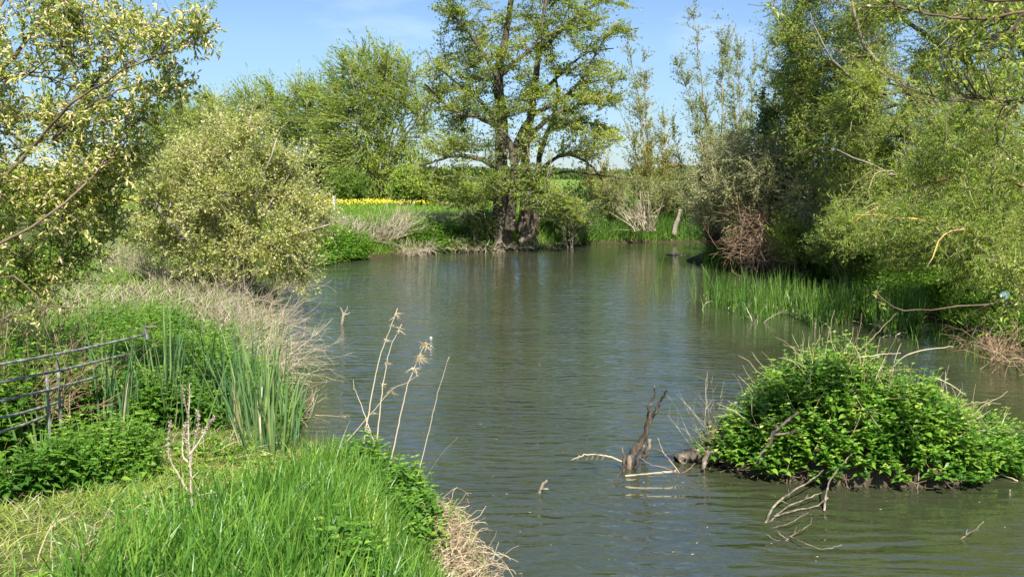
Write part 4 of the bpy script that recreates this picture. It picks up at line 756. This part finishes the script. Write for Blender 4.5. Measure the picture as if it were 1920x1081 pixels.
limb('driftwood_log', 'thick barkless log lying half in the water at the left end of the island', 'log', [(1272, 868, 9.3), (1290, 855, 9.35), (1315, 848, 9.4), (1345, 830, 9.45), (1365, 810, 9.5)], .085, .05,
     extra=[([(1335, 835, 9.4), (1334, 810, 9.4), (1330, 790, 9.4)], .035, .028), ([(1345, 852, 9.15), (1330, 845, 9.1), (1322, 862, 9.05), (1320, 880, 9.0), (1316, 905, 8.95)], .035, .02)], rough=.22, jit=.008)
limb('forked_snag', 'grey forked snag leaning up from the front left of the island', 'snag', [(1416, 872, 8.75), (1430, 850, 8.72), (1444, 828, 8.7), (1450, 812, 8.68), (1472, 792, 8.66), (1496, 773, 8.65)], .028, .012,
     extra=[([(1450, 815, 8.68), (1475, 812, 8.6), (1497, 808, 8.58)], .017, .009), ([(1450, 812, 8.68), (1456, 800, 8.68), (1452, 794, 8.68)], .013, .008)], rough=.2)
for q_, (lab, pts, r_) in enumerate([('long bleached twig arching right from the top of the island', [(1672, 690, 9.4), (1700, 665, 9.3), (1740, 655, 9.25), (1788, 649, 9.2)], .007),
        ('straight pale twig sticking up right behind the island crest', [(1600, 665, 9.5), (1630, 640, 9.6), (1665, 602, 9.7), (1680, 588, 9.7)], .007),
        ('short curved pale twig lying over the island crest', [(1590, 670, 9.4), (1625, 668, 9.3), (1660, 663, 9.3), (1690, 662, 9.25)], .007),
        ('thin pale twig pointing down right from the island shoulder', [(1740, 706, 9.3), (1765, 712, 9.3), (1790, 726, 9.25), (1812, 741, 9.2)], .006),
        ('fine reddish twig at the right end of the island', [(1800, 828, 9.0), (1850, 815, 9.1), (1880, 808, 9.2), (1915, 796, 9.3)], .006),
        ('white bent twig on the lower right end of the island', [(1880, 890, 8.8), (1905, 900, 8.7), (1918, 912, 8.7), (1930, 930, 8.7)], .007)]):
    limb('bleached_twig', lab, 'twig', pts, r_, r_ * .4, 'straw', group='bleached twigs on the island', sides=6)
limb('submerged_branch', 'grey branch with many side twigs rising from the water in front of the island', 'branch', [(1432, 990, -.03), (1450, 950, .06), (1480, 925, .10), (1520, 900, .15), (1545, 880, .2)], .013, .005, 'driftwood', wz=True,
     extra=[([(1545, 958, 0), (1552, 910, .15), (1570, 880, .25), (1602, 845, .38)], .011, .005), ([(1440, 980, -.01), (1475, 950, .05), (1510, 935, .08), (1542, 922, .10)], .009, .005), ([(1450, 968, .02), (1495, 955, .02), (1530, 948, .02), (1553, 932, .08)], .010, .007), ([(1445, 990, 0), (1480, 980, .05), (1500, 968, .1), (1516, 960, .12)], .006, .003),
            ([(1480, 925, .1), (1478, 915, .12)], .004, .002), ([(1510, 935, .08), (1516, 925, .12)], .004, .002), ([(1465, 938, .08), (1480, 945, .05)], .004, .002)], rough=.1)
limb('sunken_twigs', 'lower spray of thin grey twigs curving out of the dark water', 'twig', [(1468, 1018, -.02), (1490, 1000, .04), (1515, 985, .09), (1522, 972, .13)], .007, .003, 'driftwood', wz=True,
     extra=[([(1480, 1005, .03), (1510, 1018, .05), (1545, 1028, .03), (1580, 1020, .05)], .006, .003), ([(1476, 1010, 0), (1462, 1000, .03), (1455, 990, .05)], .005, .002), ([(1470, 1014, 0), (1450, 1010, .04), (1435, 1000, .06)], .004, .002), ([(1490, 1000, .04), (1494, 985, .09)], .004, .002)])
limb('bare_twig', 'small bare branched twig poking from the water below the island', 'twig', [(1797, 1014, -.02), (1815, 1000, .04), (1832, 990, .09), (1843, 977, .14)], .008, .003, 'driftwood', wz=True, extra=[([(1812, 1002, .04), (1814, 990, .08)], .005, .002), ([(1825, 994, .07), (1836, 993, .08)], .004, .002)])
limb('driftwood_fork', 'pale forked driftwood lying at the right edge of the picture', 'driftwood', [(1885, 945, 8.3), (1905, 944, 8.3), (1935, 948, 8.3), (1990, 955, 8.3)], .022, .03, 'driftwood', extra=[([(1890, 942, 8.3), (1892, 930, 8.3), (1894, 918, 8.3)], .016, .008), ([(1898, 942, 8.3), (1915, 932, 8.3), (1935, 920, 8.3)], .014, .007)], rough=.2)
limb('sunken_log', 'dark mossy log just breaking the surface beside the island', 'log', [(1650, 925, 8.75), (1730, 938, 8.55), (1820, 942, 8.45), (1890, 946, 8.3)], .022, .026, 'wet_wood', rough=.2)
limb('forked_stick', 'small dark forked stick standing alone in the middle-left water', 'stick', [(641, 610, 18.3), (643, 596, 18.3), (644, 588, 18.3)], .035, .028, 'bark_grey', extra=[([(644, 590, 18.3), (640, 580, 18.3), (638, 577, 18.3)], .02, .01), ([(644, 590, 18.3), (650, 580, 18.3), (652, 574, 18.3)], .02, .008), ([(644, 590, 18.3), (650, 589, 18.3), (657, 587, 18.3)], .022, .014)])
limb('floating_snag', 'tiny pale knot of wood poking up in open water left of the stump', 'driftwood', [(1010, 925, 8.35), (1014, 916, 8.35), (1020, 906, 8.35), (1026, 902, 8.35)], .02, .012, 'driftwood', extra=[([(1012, 918, 8.35), (1022, 916, 8.3), (1030, 918, 8.3)], .012, .005)], rough=.3)
limb('floating_leaf_stick', 'very small tan stick afloat between the tuft and the snag', 'stick', [(880, 846, 9.85), (884, 852, 9.8), (890, 857, 9.75)], .008, .004, 'twig_pale')
limb('thin_floating_branch', 'dark flat branch floating off the tip of the promontory', 'branch', [(1248, 477, 34.6), (1262, 477, 34.6), (1285, 479, 34.5), (1300, 480, 34.5)], .04, .03, 'driftwood', extra=[([(1262, 477, 34.6), (1268, 474, 34.6)], .04, .02)])
limb('fallen_limb', 'white bare fallen limb bent above the sedge under the saplings', 'branch', [(1182, 424, 42), (1196, 414, 42), (1212, 407, 42), (1232, 406, 42)], .08, .04, 'twig_pale', extra=[([(1188, 420, 42), (1200, 435, 41.8), (1210, 446, 41.6)], .04, .02), ([(1212, 407, 42), (1225, 400, 42), (1245, 385, 42)], .04, .015)])
limb('leaning_trunk', 'dead leaning trunk standing in the sedge near the bend', 'trunk', [(1264, 440, 41.6), (1266, 424, 41.6), (1272, 408, 41.6), (1276, 392, 41.6)], .13, .07, 'bark_grey', rough=.2)
limb('alder_root', 'pale broken root jutting over the water right of the alder trunks', 'root', [(976, 452, 36.4), (990, 446, 36.3), (1000, 440, 36.3)], .14, .08, 'driftwood', rough=.25)
limb('dark_bank_log', 'dark log with a hanging grey stub lying along the right bank', 'log', [(1822, 488, 16.2), (1850, 484, 16), (1890, 484, 15.8), (1990, 478, 15.6)], .05, .09, 'bark_dark', extra=[([(1842, 484, 15.9), (1848, 496, 15.8), (1852, 506, 15.8)], .075, .05)], rough=.25)
for q_, (px, y0, y1, Y) in enumerate([(1320, 398, 432, 42.8), (1338, 402, 432, 42.5), (1352, 398, 430, 43), (1300, 402, 430, 43.5), (1248, 402, 430, 44), (1372, 398, 430, 43.4)]):
    lab = ['thin pale sapling stem, third from the right of the bare row under the scrub', 'thin pale sapling stem just left of the third from the right of the bare row', 'second bare sapling stem from the right end of the row', 'bare sapling stem just right of the leaning dead trunk',
           'bare sapling stem just left of the leaning dead trunk', 'rightmost bare sapling stem beside the leafless bush'][q_]
    limb('sapling_stem', lab, 'sapling', [(px, y1, Y), (px + 2, (y0 + y1) / 2, Y), (px - 1, y0, Y)], .06, .035, 'twig_pale', group='bare sapling stems under the scrub', sides=6)

# vine / straw mat at the foot of the tuft
rng = RNG(601); n = 1000; t = rng.uniform(0, 1, n); a_ = np.array([G(800, 960, .42), G(850, 1040, .35), G(870, 1110, .3)]); B = a_[0] * (1 - t)[:, None] + a_[2] * t[:, None] + rng.normal(0, .11, (n, 3)) * [1, 1, .6]
P = grow(B, nrm(np.array([.7, .15, .15]) + rng.normal(0, .4, (n, 3))), rng.uniform(.08, .32, n), 7, .42, -.2, rng); P[:, :, 2] = np.maximum(P[:, :, 2], .01); mb = MB(); tubes(mb, P, .0028, .0014, 3, cap=False, seed=4)
tag(mb.obj('straw_mat', M['straw_brown'], None, False, a_[0]), 'matted tan straw hanging over the bank at the bottom middle', 'dead grass')

# tall dry stalks rising behind the tuft
def stalk(label, pts, r0, tufts, seed, group='dry stalks behind the grass tuft'):
    rng = RNG(seed); q0 = PX(pts); q0 = [q0[0] + (q0[0] - q0[1]) * (.4 / (abs(q0[0][2] - q0[1][2]) + .01))] + q0; P = smoothline(q0, 30, .003, seed); O = P[0]; root = thing('dry_stalk', label, 'dry stalk', O, group); mb = MB(); tubes(mb, P[None], r0, r0 * .3, 6); mb.obj('stem', M['straw'], root, True, O)
    for (t0, n_, ln) in tufts:
        mb = MB(); c = P[int(t0 * 29)]; B = c + rng.normal(0, .012, (n_, 3)); blades(mb, B, nrm(rng.normal(0, .5, (n_, 3)) + [.3, 0, -.1]), rng.uniform(.4, 1, n_) * ln, .006, .7, 4, None, rng); mb.obj('seed_tuft', M['straw'], root, False, O)
    return root
dY = 7.4
stalk('tallest dry stalk behind the grass tuft, with wispy drooping tip', [(687, 800, dY), (697, 740, dY), (712, 670, dY), (728, 625, dY), (745, 578, dY)], .0075, [(.97, 16, .07), (.8, 10, .05), (.3, 8, .05), (.9, 8, .04)], 1)
stalk('second tallest dry stalk, close on the right of the tallest', [(710, 795, dY), (716, 740, dY), (730, 660, dY), (753, 607, dY)], .007, [(.98, 14, .06), (.75, 12, .05), (.15, 14, .07), (.6, 8, .05)], 2)
stalk('dry stalk with the fluffy seed head, right of the two tallest', [(745, 808, dY), (760, 740, dY), (772, 700, dY), (793, 652, dY), (800, 640, dY)], .007, [(.97, 40, .07), (.88, 40, .08), (.8, 20, .06)], 3)
stalk('short bare dry stalk curving left of the tallest one', [(686, 785, dY), (672, 745, dY), (664, 725, dY), (663, 711, dY)], .006, [], 4)
stalk('bent side stalk crossing between the second and the fluffy stalk', [(700, 770, dY), (735, 730, dY), (760, 718, dY), (785, 702, dY)], .004, [(.75, 12, .06), (.5, 8, .05)], 5)
stalk('thin smooth dry stem leaning right, apart from the other stalks', [(790, 866, 7.2), (806, 800, 7.2), (820, 740, 7.2), (842, 668, 7.2)], .0048, [], 6)
stalk('shortest dry stem low over the water right of the thin smooth one', [(812, 875, 7.2), (830, 848, 7.1), (858, 820, 7.0)], .003, [], 7)
# dead dock plant in the foreground grass
def dp(pts, Y=4.9): return smoothline([A(x, y, Y) for x, y in pts], 18, .002, len(pts))
O = A(362, 1000, 4.9); O[2] = gz(O[0], O[1]); root = thing('dead_dock', 'dead pale dock plant with rough upright branches in the foreground grass', 'dead plant', O)
mb = MB(); brs = [[(363, 1010), (360, 950), (357, 880), (354, 800), (356, 720)], [(357, 880), (362, 840), (372, 800), (372, 770), (370, 772)], [(352, 920), (335, 890), (316, 850), (319, 790)], [(355, 860), (348, 820), (352, 790)], [(357, 850), (375, 825), (388, 800), (402, 780)], [(352, 865), (342, 850), (346, 800), (352, 792)],
       [(356, 800), (350, 770), (340, 722)], [(356, 910), (378, 930), (392, 945)], [(357, 898), (366, 890), (372, 885)], [(372, 928), (400, 922), (405, 925), (412, 958)]]
for q_, b in enumerate(brs): tubes(mb, dp(b)[None], [.008, .005, .006, .006, .006, .005, .004, .002, .004, .002][q_], .0025 if q_ < 7 else .0012, 6, rough=.3, seed=q_)
mb.obj('stem', M['straw_grey'], root, False, O)
mb = MB(); rng = RNG(7)
for q_ in (0, 1, 2, 3, 4, 5, 6):
    P = dp(brs[q_])[None]; p, t_, _, _ = sample(P, 130 if q_ < 5 else 60, .5, 1, rng); leaves(mb, p + rng.normal(0, .003, p.shape), t_ * .6 + rng.normal(0, .6, p.shape), rdir(len(p), rng), .014, .007, 'flat', rng=rng)
mb.obj('seed_husks', M['straw_grey'], root, False, O)

# ------------------------------------------------------------------ the metal field gate
O = A(275, 700, 7.9); O[2] = gz(O[0], O[1]); root = thing('field_gate', 'grey galvanised field gate slumped in the weeds on the left bank', 'gate', O)
Lp = [A(-60, y, 5.4) for y in (694, 728, 764, 796, 826)]; Rp = [A(273, 627, 7.9), A(240, 663, 7.75), A(185, 705, 7.35), A(118, 751, 6.9), A(88, 779, 6.7)]
for a_, b_ in zip(Lp, Rp):
    mb = MB(); tubes(mb, smoothline([a_, (a_ + b_) / 2 - [0, 0, .012], b_], 12)[None], .0105, .0105, 10); mb.obj('rail', M['zinc'], root, True, O)
mb = MB(); tubes(mb, np.array([A(272, 612, 7.9), A(276, 636, 7.9)])[None], .017, .017, 8); tubes(mb, np.array([A(272, 614, 7.9), A(292, 612, 7.85)])[None], .012, .010, 6); mb.obj('latch', M['zinc'], root, False, O)
for (x_, y0, y1, Y) in [(108, 672, 800, 6.6), (88, 700, 830, 6.45)]:
    mb = MB(); p = A(x_, y0, Y); p2 = A(x_ + 6, y1, Y); tubes(mb, np.array([p, p2])[None], .011, .011, 6); mb.obj('brace', M['zinc'], root, False, O)

# ------------------------------------------------------------------ odds and ends: bottle, guard, post, far buildings
def lathe(mb, prof, c, axis, n=16):
    ax = nrm(np.asarray(axis, float)); u = nrm(np.cross(ax, [0.13, .2, .97])); v = np.cross(ax, u); th = np.arange(n) * 2 * math.pi / n
    V = np.concatenate([np.asarray(c) + ax * h + r_ * (np.cos(th)[:, None] * u + np.sin(th)[:, None] * v) for r_, h in prof]); i, j = np.meshgrid(np.arange(len(prof) - 1), np.arange(n), indexing='ij'); j2 = (j + 1) % n
    mb.add(V, np.stack([(i * n + j).ravel(), (i * n + j2).ravel(), ((i + 1) * n + j2).ravel(), ((i + 1) * n + j).ravel()], 1))
M['white_plastic'] = mat('white_plastic', [(.5, .52, .5), (.72, .74, .72), (.8, .82, .8)], 9, .45, .1)
M['teal_plastic'] = mat('teal_plastic', [(.03, .13, .10), (.05, .19, .15), (.09, .25, .2)], 9, .4, .1)
c = A(1886, 556, 12.8); root = thing('plastic_pot', 'white plastic pot with a green rim lying on the right bank', 'pot', c)
mb = MB(); lathe(mb, [(.0, 0), (.042, 0), (.048, .03), (.056, .075)], c, (-.6, -.7, .3), 20); mb.obj('body', M['white_plastic'], root, True, c)
mb = MB(); lathe(mb, [(.062, .065), (.066, .07), (.066, .085), (.055, .085), (.05, .075)], c, (-.6, -.7, .3), 20); mb.obj('rim', M['teal_plastic'], root, True, c)
c = G(808, 633, .0); mb = MB(); lathe(mb, [(.0, -.02), (.016, -.01), (.026, .004), (.018, .015), (0.001, .018)], c, (0, 0, 1), 14); tag(mb.obj('float', M['white_plastic'], None, True, c), 'tiny white float resting on the open water beside the seed heads', 'float')
c = A(626, 392, 50); c[2] = gz(c[0], c[1]); mb = MB(); lathe(mb, [(.08, 0), (.08, 1.0), (.09, 1.02), (.07, 1.02), (.065, .2), (.0, .2)], c, (0, 0, 1), 12); tag(mb.obj('tree_guard', M['white_plastic'], None, True, c), 'white plastic tree guard standing on the bank right of the sallow bush', 'tree guard')
def box(mb, c, s, mi=0):
    x, y, z = np.asarray(s) / 2; V = np.array([[a, b, d] for a in (-x, x) for b in (-y, y) for d in (-z, z)]) + np.asarray(c)
    mb.add(V, [[0, 1, 3, 2], [4, 6, 7, 5], [0, 4, 5, 1], [2, 3, 7, 6], [0, 2, 6, 4], [1, 5, 7, 3]], mi=mi)
c = A(213, 368, 72); c[2] = gz(c[0], c[1]); mb = MB(); box(mb, c + [0, 0, .55], (.16, .16, 1.1)); box(mb, c + [0, 0, 1.12], (.19, .19, .05)); tag(mb.obj('marker_post', M['white_plastic'], None, False, c), 'short white post at the far edge of the buttercups', 'post')
# glasshouses
M['glasshouse'] = mat('glasshouse', [(.35, .42, .52), (.5, .56, .66), (.62, .66, .72)], .4, .3, 0); M['frame_white'] = mat('frame_white', [(.6, .62, .66), (.75, .77, .8)], 2, .5, 0)
M['brick'] = mat('brick', [(.24, .10, .06), (.36, .17, .11)], 4, .9, .1); M['rooftile'] = mat('rooftile', [(.22, .10, .07), (.32, .15, .10)], 3, .9, .2); M['cream'] = mat('cream', [(.62, .58, .5), (.74, .7, .62)], 2, .8, .1); M['pane'] = mat('pane', [(.03, .04, .05), (.08, .1, .12)], 3, .15, 0)
hY_ = 260
for q_, (px, lab) in enumerate([(243, 'pale glasshouse on the left of the pair seen far across the meadow'), (272, 'pale glasshouse on the right of the pair seen far across the meadow')]):
    c = A(px, 352, hY_); z0 = gz(c[0], c[1]); z0 = min(z0, 3 - hY_ * (352 - 330) / F + .5) if False else z0; root = thing('glasshouse', lab, 'glasshouse', (c[0], hY_, z0), 'far glasshouses'); O = (c[0], hY_, z0)
    mb = MB(); w_, h_ = 4.4, 2.2; V = np.array([[-w_ / 2, -4, 0], [w_ / 2, -4, 0], [w_ / 2, -4, h_], [0, -4, h_ + .9], [-w_ / 2, -4, h_], [-w_ / 2, 4, 0], [w_ / 2, 4, 0], [w_ / 2, 4, h_], [0, 4, h_ + .9], [-w_ / 2, 4, h_]]) + O
    mb.add(V, [[0, 1, 6, 5], [1, 6, 7, 2], [2, 7, 8, 3], [3, 8, 9, 4], [4, 9, 5, 0]]); mb.f.append(np.array([[0, 1, 2, 3, 4], [5, 9, 8, 7, 6]])); mb.m.append(np.zeros(2, int)); mb.obj('glazing', M['glasshouse'], root, False, O)
    mb = MB()
    for gx_ in np.linspace(-w_ / 2, w_ / 2, 6): box(mb, np.array(O) + [gx_, -4.05, h_ / 2], (.14, .08, h_))
    box(mb, np.array(O) + [0, -4.05, h_], (w_ + .2, .09, .16)); mb.obj('frame', M['frame_white'], root, False, O)
for q_, (px, wd_, m_, lab) in enumerate([(1246, 5.5, 'cream', 'far cream-walled house with a red roof seen between the poplars'), (1268, 6.5, 'brick', 'far brick house with a red roof beside the cream one')]):
    c = A(px, 330, 480); z0 = gz(c[0], 480); O = np.array([c[0], 480, z0]); root = thing('farm_house', lab, 'house', O, 'far houses'); mb = MB(); box(mb, O + [0, 0, 2.2], (wd_, 6, 4.4)); mb.obj('wall', M[m_], root, False, O)
    mb = MB(); V = np.array([[-wd_ / 2 - .3, -3.3, 4.35], [wd_ / 2 + .3, -3.3, 4.35], [wd_ / 2 + .3, 3.3, 4.35], [-wd_ / 2 - .3, 3.3, 4.35], [-wd_ / 2, 0, 6.4], [wd_ / 2, 0, 6.4]]) + O; mb.add(V, [[0, 1, 5, 4], [2, 3, 4, 5], [0, 3, 2, 1]]); mb.add(V, [[0, 4, 3], [1, 2, 5]]); rf = mb.obj('roof', M['rooftile'], root, False, O)
    for s_ in (-.25, .25):
        mb = MB(); box(mb, O + [wd_ * s_, -3.02, 2.9], (1.0, .08, 1.2)); mb.obj('window', M['pane'], root, False, O)
# distant tree belts and single trees on the horizon
rng = RNG(700); mb = MB(); n = 42000; ang = rng.uniform(-.62, .62, n); dist = rng.uniform(330, 420, n); x = np.sin(ang) * dist; y = np.cos(ang) * dist; top = 3.2 + 2.2 * np.abs(sn(x, y * 0, .05, 3)) + 1.6 * sn(x, y * 0, .25, 5)
P = np.stack([x, y, hgt(x, y) + rng.uniform(0, 1, n) ** .8 * top], 1); leaves(mb, P, rdir(n, rng), rdir(n, rng), 1.1, .9, 'quad', rng=rng); tag(mb.obj('distant_wood', M['far_tree']), kind='stuff')
for q_, (px, Y, h_, wd_, lab) in enumerate([(235, 170, 6.2, 3.4, 'far dark green tree above the left glasshouse'), (262, 165, 5.0, 2.6, 'far dark round tree right above the right glasshouse'), (205, 160, 7, 3.4, 'far tree showing through the twigs of the near sallow')]):
    c = A(px, 345, Y); bx, by = c[:2]; z0 = gz(bx, by); env = [[bx, by, z0 + h_ * .6, wd_, wd_, h_ * .42]]
    tree('field_tree', lab, 'tree', (bx, by), [(smoothline([(bx, by, z0 - .2), (bx + .1, by, z0 + h_ * .5), (bx, by, z0 + h_ * .9)], 10), .22, .05)], env, (10, 80, 600, 8), (6, (.5, .35), 'quad'), 'bark_dark', 'far_tree', 720 + q_, 'far trees by the glasshouses', twig=(.5, 1.2), sides=5, twr=.02)
print('faces', sum(len(o.data.polygons) for o in bpy.data.objects if o.type == 'MESH'))
